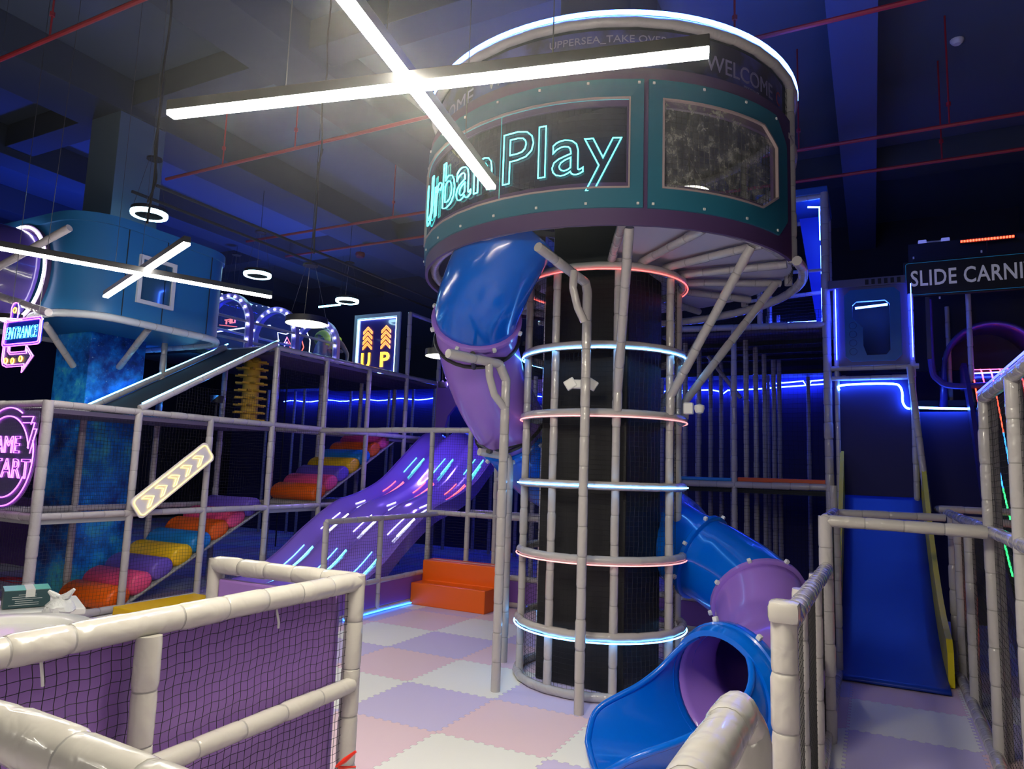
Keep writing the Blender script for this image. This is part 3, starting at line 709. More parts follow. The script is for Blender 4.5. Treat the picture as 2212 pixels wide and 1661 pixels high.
# roller stairs
def roller_stair(label, b0, z0, b1, z1, cols, a0=FB2+.08, a1=FA-.07):
    t = thing('roller_stair', label, 'stairs', (a1, b0, z0))
    n = len(cols); dy, dz = b1-b0, z1-z0; L = sqrt(dy*dy+dz*dz); ny, nz = -dz/L, dy/L
    MB().obox(((a0+a1)/2, (b0+b1)/2+.0, (z0+z1)/2-.02), ((a1-a0)/2, 0, 0), (0, dy/2, dz/2), (0, ny*.025, nz*.025)).build('slope_mat', GREY, t)
    rail(t, [(a1+.03, b0, z0), (a1+.03, b1, z1)], .018, 'edge_strap', GREY)
    for k, m in enumerate(cols):
        s = (k+.5)/n; y = b0+dy*s+ny*.11; z = z0+dz*s+nz*.11; R = .185; rings = []
        for x, f in ((a0, .72), (a0+.015, .88), (a0+.06, 1), (a1-.06, 1), (a1-.015, .88), (a1, .72)):
            rings.append([(x, y+R*1.12*f*(cos(q)*dy/L)+R*.82*f*sin(q)*ny, z+R*1.12*f*cos(q)*dz/L+R*.82*f*sin(q)*nz) for q in [2*pi*j/20 for j in range(20)]])
        MB().rings(rings).build('roller', m, t, True)
    return t
CS = [ORANGE, PINK, RPURP, YEL, RBLUE, ORANGE, PINK, RPURP]
roller_stair('lower flight of coloured foam rollers climbing behind the net at the left', 1.30, -.02, 3.95, 1.36, CS)
roller_stair('upper flight of coloured foam rollers leading up behind the wave slide', 5.25, 1.42, 7.85, 2.84, CS)
# yellow spiky post
p = (-7.02, 4.15, Z2); t = thing('spiky_foam_post', 'mustard yellow foam post with rings of spikes behind the upper net', 'play post', p)
MB().lathe([(0, 0), (.15, 0), (.15, 1.22), (.11, 1.28), (0, 1.28)], p, 18).build('core', mat('mustard_foam', (.62, .36, .03), .6), t, True)
for k in range(9):
    z = Z2+.08+k*.135; n = 9; vs = []
    for j in range(2*n):
        r = .145 if j % 2 else .29; a = pi*j/n+k*.3
        vs.append((p[0]+r*cos(a), p[1]+r*sin(a), z))
    mb = MB(); top = [(x, y, zz+.035) for x, y, zz in vs]; mb.rings([vs, top]); mb.build('spike_ring', MATS['mustard_foam'], t)
# yellow foam threshold mat and red cord
o = MB().box((-6.0, 1.15, .0), (-5.45, 2.45, .14), 0, .02).build('foam_block', YEL); tag(o, 'low yellow foam block on the floor at the foot of the roller stair', 'foam block')
p = Vector((-8.8, 1.0, 0)); pts = [(p.x+.9*sin(k*.35)+.02*k, p.y-.25+.35*cos(k*.47), .02+.015*abs(sin(k))) for k in range(34)]
# ------------------------------------------------------------------ signs on the left frame
def arrow_sign():
    c = PA(378, 1034, -6.06); e0, e1 = PA(306, 1092, -6.06), PA(455, 972, -6.06)
    dx = Vector((0, e1.y-e0.y, e1.z-e0.z)); L = dx.length+.12; dx.normalize(); dy = Vector((0, -dx.z, dx.y))
    t = thing('neon_sign', 'slanted pale board with five glowing yellow chevrons on the net', 'neon sign', tuple(c))
    fn = lambda x, y, z: tuple(c+dx*x+dy*y+Vector((z, 0, 0)))
    W_, H_ = L/2, .17
    poly_on(fn, rrect(-W_, -H_, W_, H_, .07), .02).build('board', mat('pale_board', (.85, .82, .88), .5), t)
    tube([fn(x, y, .012) for x, y in rrect(-W_+.035, -H_+.035, W_-.035, H_-.035, .06)], .007, 'border_tube', L_YELN, t, 6, loop=True)
    for k in range(5):
        x = -W_*.66+k*W_*.33
        P = [(x-.09, .085), (x-.03, .085), (x+.085, .0), (x-.03, -.085), (x-.09, -.085), (x+.015, 0)]
        tube([fn(px, py, .012) for px, py in P], .006, 'chevron', L_YELN, t, 6, loop=True)
arrow_sign()
def game_sign():
    b = .03; c = (-6.85, b, 2.12); R = .66; t = thing('neon_sign', 'round violet neon sign on clear acrylic at the left edge', 'neon sign', c)
    fn = onB(b, c[0], c[2])
    out = [(R*1.03*cos(a), R*1.03*sin(a)) for a in [2*pi*k/48 for k in range(48)]]
    poly_on(fn, out, .012).build('acrylic_disc', clear('clear_acrylic_disc', (.22, .2, .4), .35), t)
    poly_on(onB(b+.0, c[0], c[2]), rrect(.30, .28, .66, .60, .06), .011).build('acrylic_corner', MATS['clear_acrylic_disc'], t)
    for r, a0, a1 in ((R*.97, -175, 20), (R*.97, 62, 180), (R*.80, -140, -28), (R*.80, 12, 200)):
        tube([fn(r*cos(radians(a0+(a1-a0)*k/40)), r*sin(radians(a0+(a1-a0)*k/40)), .012) for k in range(41)], .0085, 'neon_arc', L_VIOLET, t, 6)
    for P in ([(.30, .52), (.56, .52), (.52, .42)], [(.34, .44), (.60, .44), (.50, .12)], [(.60, .36), (.66, .36), (.56, .05)]):
        tube([fn(x, y, .012) for x, y in P], .008, 'neon_line', L_VIOLET, t, 6)
    fit_text('GAME', .78, .23, onB(b-.01, c[0]-.46, c[2]+.05), fill=False, bevel=.008).build('lettering', L_VIOLET, t, True)
    fit_text('START', 1.0, .26, onB(b-.01, c[0]-.40, c[2]-.27), fill=False, bevel=.008).build('lettering', L_VIOLET, t, True)
    for x in (-.35, .35): tube([(c[0]+x, b+.0, c[2]+sqrt(R*R-x*x)), (c[0]+x, PB_[0], Z2)], .004, 'hanging_wire', WIRE, t, 4)
game_sign()
def entrance():
    b = -.6; p0 = PB(3, 785, b); x0 = p0.x; t = thing('neon_sign', 'violet and aqua neon entrance sign with arrow and yellow bulbs', 'neon sign', (x0, b, 3.3))
    def fn(x, y, z): return (x0+x*.82, b-z*.8, 3.18+.04+y*.62)
    W_ = .92
    TINT = clear('blue_tinted_acrylic', (.02, .04, .55), .8, .1)
    poly_on(fn, rrect(-.02, .32, W_, .84, .06), .012).build('acrylic_board', TINT, t)
    for d, q in ((0, .06), (.04, .045)): tube([fn(x, y, .012) for x, y in rrect(-.02+d, .32+d, W_-d, .84-d, q)], .007, 'neon_border', L_VIOLET, t, 6, loop=True)
    fit_text('ENTRANCE', .78, .24, lambda x, y, z: fn(.06+x, .46+y, .016+z), fill=False, bevel=.004, shear=.12).build('lettering', led('neon_cyan', (.05, .85, 1), 3.5), t, True)
    poly_on(fn, rrect(.12, .84, .30, 1.16, .08), .01).build('acrylic_tab', TINT, t)
    tube([fn(x, y, .012) for x, y in [(.12, .84), (.12, 1.08), (.15, 1.15), (.21, 1.17), (.27, 1.15), (.30, 1.08), (.30, .84)]], .007, 'neon_tab', L_VIOLET, t, 6)
    A_ = [(.02, .32), (.02, .06), (.06, -.04), (.16, -.08), (.56, -.08), (.56, -.20), (.80, .10), (.60, .32), (.60, .2), (.22, .2), (.19, .23), (.19, .32)]
    B_ = [(.06, .32), (.06, .08), (.09, .0), (.17, -.04), (.60, -.04), (.60, -.12), (.75, .10), (.63, .24), (.63, .16), (.21, .16), (.15, .22), (.15, .32)]
    poly_on(fn, A_, .01).build('acrylic_arrow', ACRYL, t)
    for Q in (A_, B_): tube([fn(x, y, .012) for x, y in Q], .007, 'neon_arrow', L_VIOLET, t, 6)
    for x, y in ((.21, 1.02), (.13, .04), (.30, .03), (.50, .06)):
        tube([fn(x+.035*cos(q), y+.05*sin(q), .014) for q in [2*pi*k/16 for k in range(16)]], .008, 'neon_bulb_outline', L_AMB, t, 6, loop=True)
        poly_on(fn, [(x+.03*cos(q), y+.045*sin(q)) for q in [2*pi*k/14 for k in range(14)]], .013).build('bulb_dot', mat('amber_paint', (.7, .4, .0), .4), t)
    for x in (.1, .8): tube([fn(x, .84 if x > .3 else .84, 0), (x0+x, b, ZC)], .004, 'hanging_wire', WIRE, t, 4)
entrance()
def up_sign():
    b = 7.85; c0 = PB(770, 683, b); c1 = PB(868, 676, b); x0, x1 = c0.x, c1.x; z1 = 5.72; z0 = 4.18
    t = thing('light_box_sign', 'upright blue light box sign with orange arrows and yellow letters', 'sign', (x0, b, z0))
    Wd, Hh = x1-x0, z1-z0; fn = onB(b, x0, z0)
    MB().rings([[fn(x, y, z) for x, y in P] for P, z in (([(0, 0), (Wd, 0), (Wd, Hh), (0, Hh)], 0), ([(0, 0), (Wd, 0), (Wd, Hh), (0, Hh)], .06), ([(.09, .09), (Wd-.09, .09), (Wd-.09, Hh-.09), (.09, Hh-.09)], .06), ([(.09, .09), (Wd-.09, .09), (Wd-.09, Hh-.09), (.09, Hh-.09)], 0))], caps=False).build('frame', mat('sign_frame_blue_white', (.45, .6, .75), .4), t)
    MB().add([fn(0, 0, .0), fn(Wd, 0, .0), fn(Wd, Hh, .0), fn(0, Hh, .0)], [(0, 1, 2, 3)]).build('panel', mat('sign_panel_blue', (.06, .05, .35), .12, coat=1), t, solid=.02)
    tube([fn(x, y, .03) for x, y in [(.12, .12), (Wd-.12, .12), (Wd-.12, Hh-.12), (.12, Hh-.12)]], .014, 'border_tube', led('sign_border_white', (.55, .9, 1), 7), t, 6, loop=True)
    for cx in (Wd*.30, Wd*.70):
        for k in range(4):
            y = Hh*.50+k*.125; P = [(cx-.13, y-.02), (cx, y+.10), (cx+.13, y-.02), (cx+.13, y-.08), (cx, y+.04), (cx-.13, y-.08)]
            MB().rings([[fn(px, py, zz) for px, py in P] for zz in (.012, .03)]).build('arrow', led('sign_orange_fill', (1, .18, .0), 1.2), t)
            tube([fn(px, py, .032) for px, py in P], .007, 'arrow_outline', L_ORN, t, 5, loop=True)
    for s, cx in (('U', Wd*.28), ('P', Wd*.70)):
        fit_text(s, .26, .36, lambda x, y, z: fn(cx-.13+x, .27+y, .028+z), fill=True, ext=.008, offset=.02).build('lettering', led('sign_amber_fill', (1, .48, 0), 2.6), t)
up_sign()
# ------------------------------------------------------------------ star-print column cladding
def star_mat():
    m = bpy.data.materials.new('galaxy_print'); m.use_nodes = True; nt = m.node_tree; b = nt.nodes['Principled BSDF']; N, K_ = nt.nodes.new, nt.links.new
    tc = N('ShaderNodeTexCoord'); n = N('ShaderNodeTexNoise'); n.inputs['Scale'].default_value = 1.1; n.inputs['Detail'].default_value = 7; n.inputs['Roughness'].default_value = .65
    K_(tc.outputs['Object'], n.inputs[0]); cr = N('ShaderNodeValToRGB'); e = cr.color_ramp.elements
    e[0].position = .34; e[0].color = (.006, .01, .06, 1); e[1].position = .66; e[1].color = (.12, .85, .9, 1)
    x = e.new(.43); x.color = (.008, .06, .40, 1); x = e.new(.53); x.color = (.01, .28, .95, 1); K_(n.outputs[0], cr.inputs[0])
    prev = cr.outputs[0]
    for sc_, th_, amt in ((9, .11, .8), (22, .15, .5), (3.5, .06, 1)):
        v_ = N('ShaderNodeTexVoronoi'); v_.inputs['Scale'].default_value = sc_; K_(tc.outputs['Object'], v_.inputs[0])
        lt = N('ShaderNodeMapRange'); lt.inputs[1].default_value = th_; lt.inputs[2].default_value = 0; lt.inputs[3].default_value = 0; lt.inputs[4].default_value = amt
        K_(v_.outputs['Distance'], lt.inputs[0])
        mx = N('ShaderNodeMix'); mx.data_type = 'RGBA'; K_(lt.outputs[0], mx.inputs[0]); K_(prev, mx.inputs[6]); mx.inputs[7].default_value = (.75, .9, 1, 1); prev = mx.outputs[2]
    K_(prev, b.inputs['Base Color']); b.inputs['Roughness'].default_value = .35
    return m
o = MB().box((-8.6, 1.5, 0), (-7.7, 2.45, 4.2), 0, .01).build('star_print_column', star_mat(), loc=(-8.15, 2.0, 0)); tag(o, 'square column wrapped in blue starry galaxy print under the cabin', 'column')
# ------------------------------------------------------------------ cabin
cb = thing('hanging_cabin', 'rounded blue cabin wrapped around the column at the upper left', 'play cabin', (-7.6, 1.65, 4.1))
def cab_outline(gr=0): return rrect(-9.1-gr, .35-gr, -6.2+gr, 2.95+gr, .62+gr, 10)
def extr(P, z0, z1, name, m, parent=cb, caps=True):
    return MB().rings([[(x, y, z0) for x, y in P], [(x, y, z1) for x, y in P]], caps=caps).build(name, m, parent, True)
extr(cab_outline(), 4.12, 5.45, 'shell', CABIN)
extr(cab_outline(.035), 5.42, 5.55, 'roof_rim', CABIN)
P = cab_outline(.0)
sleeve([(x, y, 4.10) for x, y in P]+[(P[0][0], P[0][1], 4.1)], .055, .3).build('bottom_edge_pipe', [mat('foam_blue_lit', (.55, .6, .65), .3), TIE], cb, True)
for y in (.97, 1.6, 2.4): MB().box((-6.197, y, 4.16), (-6.190, y+.012, 5.42)).build('panel_seam', DARK, cb)
# cabin window
w0, w1 = PA(292, 655, -6.19), PA(381, 573, -6.19)
def frameA(x, b0, b1, z0, z1, wd, name, m, parent, th=.03):
    f = onA(x, b0, z0); W_, H_ = b1-b0, z1-z0
    o = [(0, 0), (W_, 0), (W_, H_), (0, H_)]; i = [(wd, wd), (W_-wd, wd), (W_-wd, H_-wd), (wd, H_-wd)]
    return MB().rings([[f(px, py, z) for px, py in Q] for Q, z in ((o, 0), (o, th), (i, th), (i, 0))], caps=False).build(name, m, parent)
frameA(-6.2, w0.y, w1.y, w0.z+.02, w1.z, .055, 'window_frame', mat('white_frame', (.7, .75, .8), .4), cb, .04)
MB().box((-6.198, w0.y+.05, w0.z+.06), (-6.19, w1.y-.05, w1.z-.05)).build('window_pane', mat('cabin_glass', (.03, .10, .2), .06, coat=1), cb)
# round portal, light ring and tube hood
rc = Vector((-7.62, .35, 4.72)); RR = .66
def ringB(r, dy, n=44): return [(rc.x+r*cos(2*pi*k/n), rc.y+dy, rc.z+r*sin(2*pi*k/n)) for k in range(n)]
MB().rings([ringB(RR+.07, .05), ringB(RR+.07, -.06), ringB(RR-.02, -.06), ringB(RR-.02, .02)], caps=False).build('portal_rim', DPURP, cb, True)
tube(ringB(RR+.035, -.075), .018, 'portal_led', led('portal_white', (.95, .85, 1), 9), cb, 8, loop=True)
hood = [Vector((rc.x, rc.y+.0, rc.z)), Vector((rc.x-.1, rc.y-.5, rc.z+.02)), Vector((rc.x-.5, rc.y-1.0, rc.z+.05)), Vector((rc.x-1.3, rc.y-1.35, rc.z+.05)), Vector((rc.x-2.3, rc.y-1.5, rc.z))]
tag(MB().path(catmull(hood, 6), RR-.03, 28, caps=False).build('tunnel_tube', mat('dark_violet_plastic', (.06, .04, .22), .22, coat=.4), None, True, loc=tuple(rc), solid=.015), 'dark violet tunnel tube entering the cabin through the lit ring', 'tunnel')
tf = thing('tube_support_frame', 'blue lit padded pipes carrying the violet tunnel tube at the left edge', 'frame', (-8, -.6, 4.0))
for P0, P1 in (((0, 640, -.25), (105, 675, -.25)), ((0, 575, -.3), (150, 492, -.1))):
    q0, q1 = PB(*P0), PB(*P1); rail(tf, [q0-(q1-q0)*.5, q1], .05)
# struts
for i, (x0_, y0_, x1_, y1_, a) in enumerate(((98, 700, 158, 790, -7.2), (320, 712, 257, 793, -6.35))):
    q0, q1 = PA(x0_, y0_, a), PA(x1_, y1_, -7.6); rail(cb, [q0, q1], .05, 'strut')
# dark sign board with drips at far left, purple skirting
o = MB().box((-11.6, 3.2, 2.6), (-8.9, 3.3, 3.4)).build('painted_board', mat('board_violet', (.10, .03, .16), .5)); tag(o, 'dark violet painted board hanging behind the entrance sign', 'board')
for k in range(3):
    x = -10.9+k*.7
    m_ = mat('stencil_blue', (.05, .12, .4), .5)
    MB().add([(x-.2, 3.19, 2.62), (x-.02, 3.19, 2.62), (x-.2, 3.19, 2.85)], [(0, 1, 2)]).add([(x+.2, 3.19, 2.62), (x+.02, 3.19, 2.62), (x+.2, 3.19, 2.85)], [(0, 2, 1)]).build('stencil_mark', m_, o).location = (0, 0, 0)
o = MB().box((-12.5, 2.9, 0), (-9.2, 3.0, 1.3), 0, .02).build('wall_pad', PURP); tag(o, 'dark purple wall pad behind the leftmost posts', 'wall pad')
o = MB().box((-13, -1, 1.5), (-12.9, 3, 2.6)).build('padded_board', DARK); tag(o, 'dark board beyond the violet neon sign', 'board')
# ------------------------------------------------------------------ bubble tunnel and worker
bt = thing('bubble_tunnel', 'clear barrel tunnel with bulb studded violet arches on the upper deck', 'play tunnel', (-8.3, 5.8, Z3))
MB().box((-9.4, 3.3, Z3-.12), (FB2, 9.2, Z3-.04)).build('deck', DARK, bt)
AR = .62; AC = (-8.3, 4.85)
def arch(b, r, z0=Z3): 
    return [(AC[0]+r, b, z0)]+[(AC[0]+r*cos(a), b, AC[1]+r*sin(a)) for a in [pi*k/20 for k in range(21)]]+[(AC[0]-r, b, z0)]
ribs = [3.35, 4.6, 5.85, 7.15]
for b in ribs:
    mb = MB(); o_, i_ = arch(b, AR+.06), arch(b, AR-.08)
    mb.rings([[(p[0], b-.05, p[2]) for p in o_], [(p[0], b+.05, p[2]) for p in o_], [(p[0], b+.05, p[2]) for p in i_], [(p[0], b-.05, p[2]) for p in i_], [(p[0], b-.05, p[2]) for p in o_]], closed=False, caps=False)
    mb.build('arch_rib', mat('arch_violet', (.30, .26, .80), .35), bt, True)
    tube(arch(b-.055, AR-.06), .014, 'arch_edge', mat('arch_edge_white', (.6, .65, .75), .3), bt, 6)
    for k in range(11):
        a = pi*k/10; q = (AC[0]+AR*cos(a), b-.06, AC[1]+AR*sin(a)); 
        MB().obox(q, (.018, 0, 0), (0, .012, 0), (0, 0, .018), 0, .008).build('bulb', L_BULB, bt, True)
    for z in (4.3, 4.55):
        for s in (-1, 1): MB().obox((AC[0]+s*AR, b-.06, z), (.018, 0, 0), (0, .012, 0), (0, 0, .018), 0, .008).build('bulb', L_BULB, bt, True)
A0, A1 = arch(ribs[0], AR), arch(ribs[-1], AR)
MB().rings([A0, A1], closed=False, caps=False).build('clear_cover', BUBBLE, bt, True)
tube([(AC[0]-AR+.08, ribs[0], Z3+.03), (AC[0]-AR+.08, ribs[-1], Z3+.03)], .012, 'added_floor_light', L_BLUE, bt, 6)  # strip added to fill the tunnel with blue light
for s in (-1, 1):
    for z in (4.5, 4.9): tube([(AC[0]+s*AR, ribs[0], z), (AC[0]+s*AR, ribs[-1], z)], .028, 'side_rail', mat('tunnel_rail', (.5, .5, .6), .3), bt)
# small neon squiggles behind the tunnel
nd = thing('neon_figure', 'small red and white neon outline glowing behind the bubble tunnel', 'neon sign', (-9.8, 8.2, 4.6))
q = lambda x, y: tuple(PB(x, y, 8.3))
for P, m in (([(610, 790), (603, 755), (600, 718), (618, 722), (632, 715)], L_WHT), ([(645, 712), (662, 716), (670, 735), (668, 760), (674, 790)], L_WHT), ([(650, 722), (660, 718), (652, 735), (656, 750), (648, 765)], L_REDO), ([(612, 745), (620, 728), (628, 745)], L_REDO), ([(612, 752), (620, 738), (628, 752)], L_REDO)):
    tube([q(*z) for z in P], .012, 'neon_line', m, nd, 5)
nl = thing('neon_word', 'small mirrored red neon word seen through the bubble tunnel', 'neon sign', tuple(PB(490, 690, 8.3)))
pp = PB(508, 697, 8.3)
fit_text('LIFT', .42, .14, lambda x, y, z: (pp.x-x, 8.3-z, pp.z+y-.05*x), fill=False, bevel=.02).build('lettering', led('neon_dim_red', (1, .15, .1), 1.6), nl, True)
tube([tuple(PB(x, y, 8.35)) for x, y in ((474, 702), (512, 706))], .012, 'underline', MATS['led_neon_dim_red'], nl, 5)
for x_ in (478, 508): q_ = PB(x_, 700, 8.35); hang_wire(q_, r=.003).build('hanging_wire', WIRE, nl)
# led tube lines glimpsed behind the tunnel
lt = thing('led_tube', 'white blue light tube running behind the bubble tunnel', 'lamp', tuple(PB(460, 717, 11)))
tube([tuple(PB(x, y, 11)) for x, y in ((458, 718), (530, 708), (584, 703))], .02, 'tube', led('tube_blue_white', (.4, .5, 1), 8), lt)
for x_, y_ in ((458, 718), (584, 703)): q_ = PB(x_, y_, 11); hang_wire(q_, r=.003).build('hanging_wire', WIRE, lt)
lt = thing('led_tube', 'cyan light tube under the ceiling right of the disc pendant', 'lamp', tuple(PB(690, 662, 11)))
tube([tuple(PB(x, y, 11)) for x, y in ((689, 663), (735, 658))], .03, 'tube', led('tube_cyan', (.2, .8, 1), 9), lt)
for x_, y_ in ((689, 663), (735, 658)): q_ = PB(x_, y_, 11); hang_wire(q_, r=.003).build('hanging_wire', WIRE, lt)
# worker bending over in the tunnel (only the back shows over the rail)
def worker():
    c0 = PB(705, 770, 7.0); base = Vector((c0.x, c0.y, Z3-.04)); base = Vector((-8.05, 6.95, Z3-.04))
    t = thing('person', 'worker in yellow green vest bending over inside the bubble tunnel', 'person', tuple(base))
    J_ = dict(hip=(0, 0, .74), waist=(.03, .12, .84), chest=(.06, .36, .86), neck=(.08, .54, .80), head=(.09, .66, .72), headtop=(.09, .75, .66),
              kneeL=(-.12, .10, .42), footL=(-.12, -.04, .04), toeL=(-.12, .14, .03), kneeR=(.14, .12, .42), footR=(.14, -.02, .04), toeR=(.14, .16, .03),
              shL=(-.12, .44, .84), elL=(-.20, .58, .56), haL=(-.12, .70, .32), shR=(.26, .44, .84), elR=(.34, .62, .58), haR=(.22, .74, .36))
    names = list(J_); V_ = [J_[k] for k in names]; ix = {k: i for i, k in enumerate(names)}
    E_ = [('hip', 'waist'), ('waist', 'chest'), ('chest', 'neck'), ('neck', 'head'), ('head', 'headtop'), ('hip', 'kneeL'), ('kneeL', 'footL'), ('footL', 'toeL'), ('hip', 'kneeR'), ('kneeR', 'footR'), ('footR', 'toeR'), ('chest', 'shL'), ('shL', 'elL'), ('elL', 'haL'), ('chest', 'shR'), ('shR', 'elR'), ('elR', 'haR')]
    Rr = dict(hip=.15, waist=.15, chest=.17, neck=.055, head=.095, headtop=.07, kneeL=.07, footL=.045, toeL=.04, kneeR=.07, footR=.045, toeR=.04, shL=.075, elL=.048, haL=.03, shR=.075, elR=.048, haR=.03)
    me = bpy.data.meshes.new('body'); me.from_pydata(V_, [(ix[a], ix[b]) for a, b in E_], []); me.materials.append(mat('grey_work_clothes', (.16, .18, .24), .8))
    o = bpy.data.objects.new('body', me); sc.collection.objects.link(o); o.parent = t
    sk = o.modifiers.new('skin', 'SKIN'); o.modifiers.new('sub', 'SUBSURF').levels = 2; o.modifiers['sub'].render_levels = 2
    if not me.skin_vertices: 
        bm = bmesh.new(); bm.from_mesh(me); bm.verts.layers.skin.verify(); bm.to_mesh(me); bm.free()
    for k in names: me.skin_vertices[0].data[ix[k]].radius = (Rr[k], Rr[k])
    me.skin_vertices[0].data[0].use_root = True
    # vest over the torso
    VEST = mat('hi_vis_vest', (.60, .95, .06), .6); STR = mat('reflective_band', (.5, .55, .6), .4)
    spine = catmull([(.02, .02, .80), (.03, .14, .86), (.06, .36, .88), (.08, .50, .83)], 5); rad = [.17+.05*sin(pi*min(1, k/12)) for k in range(len(spine))]
    mis = [1 if k in (5, 6) else 0 for k in range(len(spine)-1)]
    MB().path([base+Vector(p) for p in spine], rad, 18, mis, caps=False).build('vest', [VEST, STR], t, True, solid=.01)
    hd = base+Vector(J_['head'])+Vector((0, .02, 0)); MB().lathe([(0, .11), (.06, .095), (.098, .04), (.1, -.01), (.09, -.03)], tuple(hd+Vector((0, -.02, .01))), 16).build('hair', NET, t, True)
worker()
# ------------------------------------------------------------------ WAVE SLIDE
ws = thing('wave_slide', 'wide violet wave slide with glowing light streaks left of the tower', 'slide', (-4.9, 4, 0))
prof = catmull([(0, 8.9, 2.86), (0, 8.4, 2.74), (0, 7.6, 2.20), (0, 6.9, 1.72), (0, 6.2, 1.46), (0, 5.5, 1.28), (0, 4.7, .85), (0, 4.1, .45), (0, 3.5, .17), (0, 3.1, .10)], 5)
WA0, WA1 = -6.0, -3.75
def lane_h(x):    # three troughs with rounded ridges, raised edges
    s = (x-WA0)/(WA1-WA0)*3; f = s-int(min(s, 2.999)); return .15*abs(cos(pi*f))**2.2
xs = [WA0+(WA1-WA0)*k/48 for k in range(49)]
def slide_violet():
    m = mat('slide_violet_gloss', (.30, .18, .80), .16, coat=.7, bump=.02, bscale=3); return m
rr_ = [[(x, p.y, p.z+lane_h(x)) for x in xs] for p in prof]
MB().rings(rr_, closed=False, caps=False).build('slide_surface', slide_violet(), ws, True, solid=.02)
for x in (WA0, WA1):
    MB().rings([[(x-.03, p.y, p.z+.16), (x+.03, p.y, p.z+.16), (x+.03, p.y, p.z-.12), (x-.03, p.y, p.z-.12)] for p in prof]).build('side_wall', slide_violet(), ws, True)
# light streaks: pairs per lane
segs = [(9, 12, L_MINT), (14, 17, L_REDO), (21, 23, L_WHT), (26, 29, L_WHT), (32, 39, led('streak_cyan', (.12, .75, 1), 4))]
for lane in range(3):
    for off in (.36, .62):
        x = WA0+(WA1-WA0)*(lane+off)/3
        for i0, i1, m in segs:
            pts = [(x, prof[k].y, prof[k].z+lane_h(x)+.022) for k in range(i0, i1+1)]
            MB().path(pts, .008, 5).build('light_streak', m, ws, True)
# pen in front of it
pf = thing('slide_pen_fence', 'grey padded pipe fence with net around the wave slide run-out', 'fence', (-3.35, 2.3, 0))
for b, z1 in ((2.3, 1.38), (3.5, 1.38)): post(pf, -3.35, b, 0, z1, .042)
rail(pf, [(-3.35, 2.3, 1.38), (-3.35, 5.05, 1.38)], .04); rail(pf, [(-3.35, 2.3, .46), (-3.35, 5.05, .46)], .04); rail(pf, [(-3.35, 2.3, .05), (-3.35, 4.9, .05)], .04)
netA(pf, -3.37, 2.3, 3.5, .46, 1.38, sp=.045); netA(pf, -3.37, 3.5, 5.0, .46, 1.38, sp=.045)
for b0_, b1_ in ((2.35, 3.45), (3.53, 4.75)): MB().box((-3.40, b0_, .08), (-3.33, b1_, .44), 0, .02).build('pad', PURP, pf)
fb = thing('pipe_frame', 'tall grey padded frame with net behind the orange steps', 'frame', (-3.5, 5.05, 0))
BB = 5.05
for a, z1 in ((-3.53, 2.8), (-2.76, 2.78), (-2.24, 2.8), (-1.2, 1.5), (0.0, 1.5)): post(fb, a, BB, 0, z1, .045)
rail(fb, [(FA, BB+.15, 2.8), (-3.53, BB, 2.8), (-2.1, BB, 2.8)], .05)
for z in (1.4, .46, .05): rail(fb, [(-3.5, BB, z), (1.4, BB, z)], .045)
MB().box((-3.45, BB-.03, .08), (-2.35, BB+.03, .42), 0, .02).build('pad', PURP, fb)
for a0_, a1_ in ((-2.0, -.95), (-.9, .2), (.25, 1.35)): MB().box((a0_, BB-.03, .08), (a1_, BB+.03, .42), 0, .02).build('pad', PURP, fb)
netB(fb, BB+.02, -3.5, -2.76, .5, 2.78, sp=.045); netB(fb, BB+.02, -2.76, -2.24, .5, 2.78, sp=.045); netB(fb, BB+.02, -2.2, 0, .5, 1.4, sp=.06)
rail(fb, [(-2.24, BB, 2.0), (-1.5, BB-.2, 2.0), (-.6, BB, 2.0)], .042)
for a, b in ((-2.1, 6.6), (-1.3, 6.6), (-1.0, 7.9), (-2.6, 7.2), (-.4, 7.0)): post(fb, a, b, 0, 4.0, .045)
rail(fb, [(-3.6, 6.6, 1.35), (1, 6.6, 1.35)], .04); netB(fb, 6.62, -3.6, .5, 0, 1.35, sp=.08)
bs = thing('led_strip_run', 'blue light strip along the floor under the purple pads left of the steps', 'light strip', (-3.3, 3.4, .02))
tube([(-3.29, 2.7, .03), (-3.29, 3.6, .035), (-3.29, 4.3, .03)], .012, 'tube', led('floor_strip_blue', (.02, .2, 1), 6), bs, 6)
# orange steps
t = thing('foam_steps', 'bright orange two step foam block against the fence', 'steps', (-2.66, 4.65, 0))
def prism_a(a0, a1, prof_, name, m, parent, bev=.015):
    bm = bmesh.new(); v0 = [bm.verts.new((a0, y, z)) for y, z in prof_]; f = bm.faces.new(v0)
    r = bmesh.ops.extrude_face_region(bm, geom=[f])
    for g in r['geom']:
        if isinstance(g, bmesh.types.BMVert): g.co.x = a1
    bmesh.ops.recalc_face_normals(bm, faces=bm.faces[:])
    if bev: bmesh.ops.bevel(bm, geom=bm.edges[:], offset=bev, segments=2, profile=.6, affect='EDGES')
    bm.verts.index_update(); mb = MB().add([v.co for v in bm.verts], [[v.index for v in q.verts] for q in bm.faces]); bm.free(); return mb.build(name, m, parent)
s0 = PZ(885, 1305, 0); s1 = PZ(1045, 1328, 0)
prism_a(s0.x, s1.x, [(4.32, 0), (4.32, .34), (4.63, .34), (4.63, .66), (4.98, .66), (4.98, 0)], 'step_block', ORANGE, t)
MB().box((s0.x+.1, 4.78, .659), (s1.x-.1, 4.80, .664)).build('seam', WHITE, t)
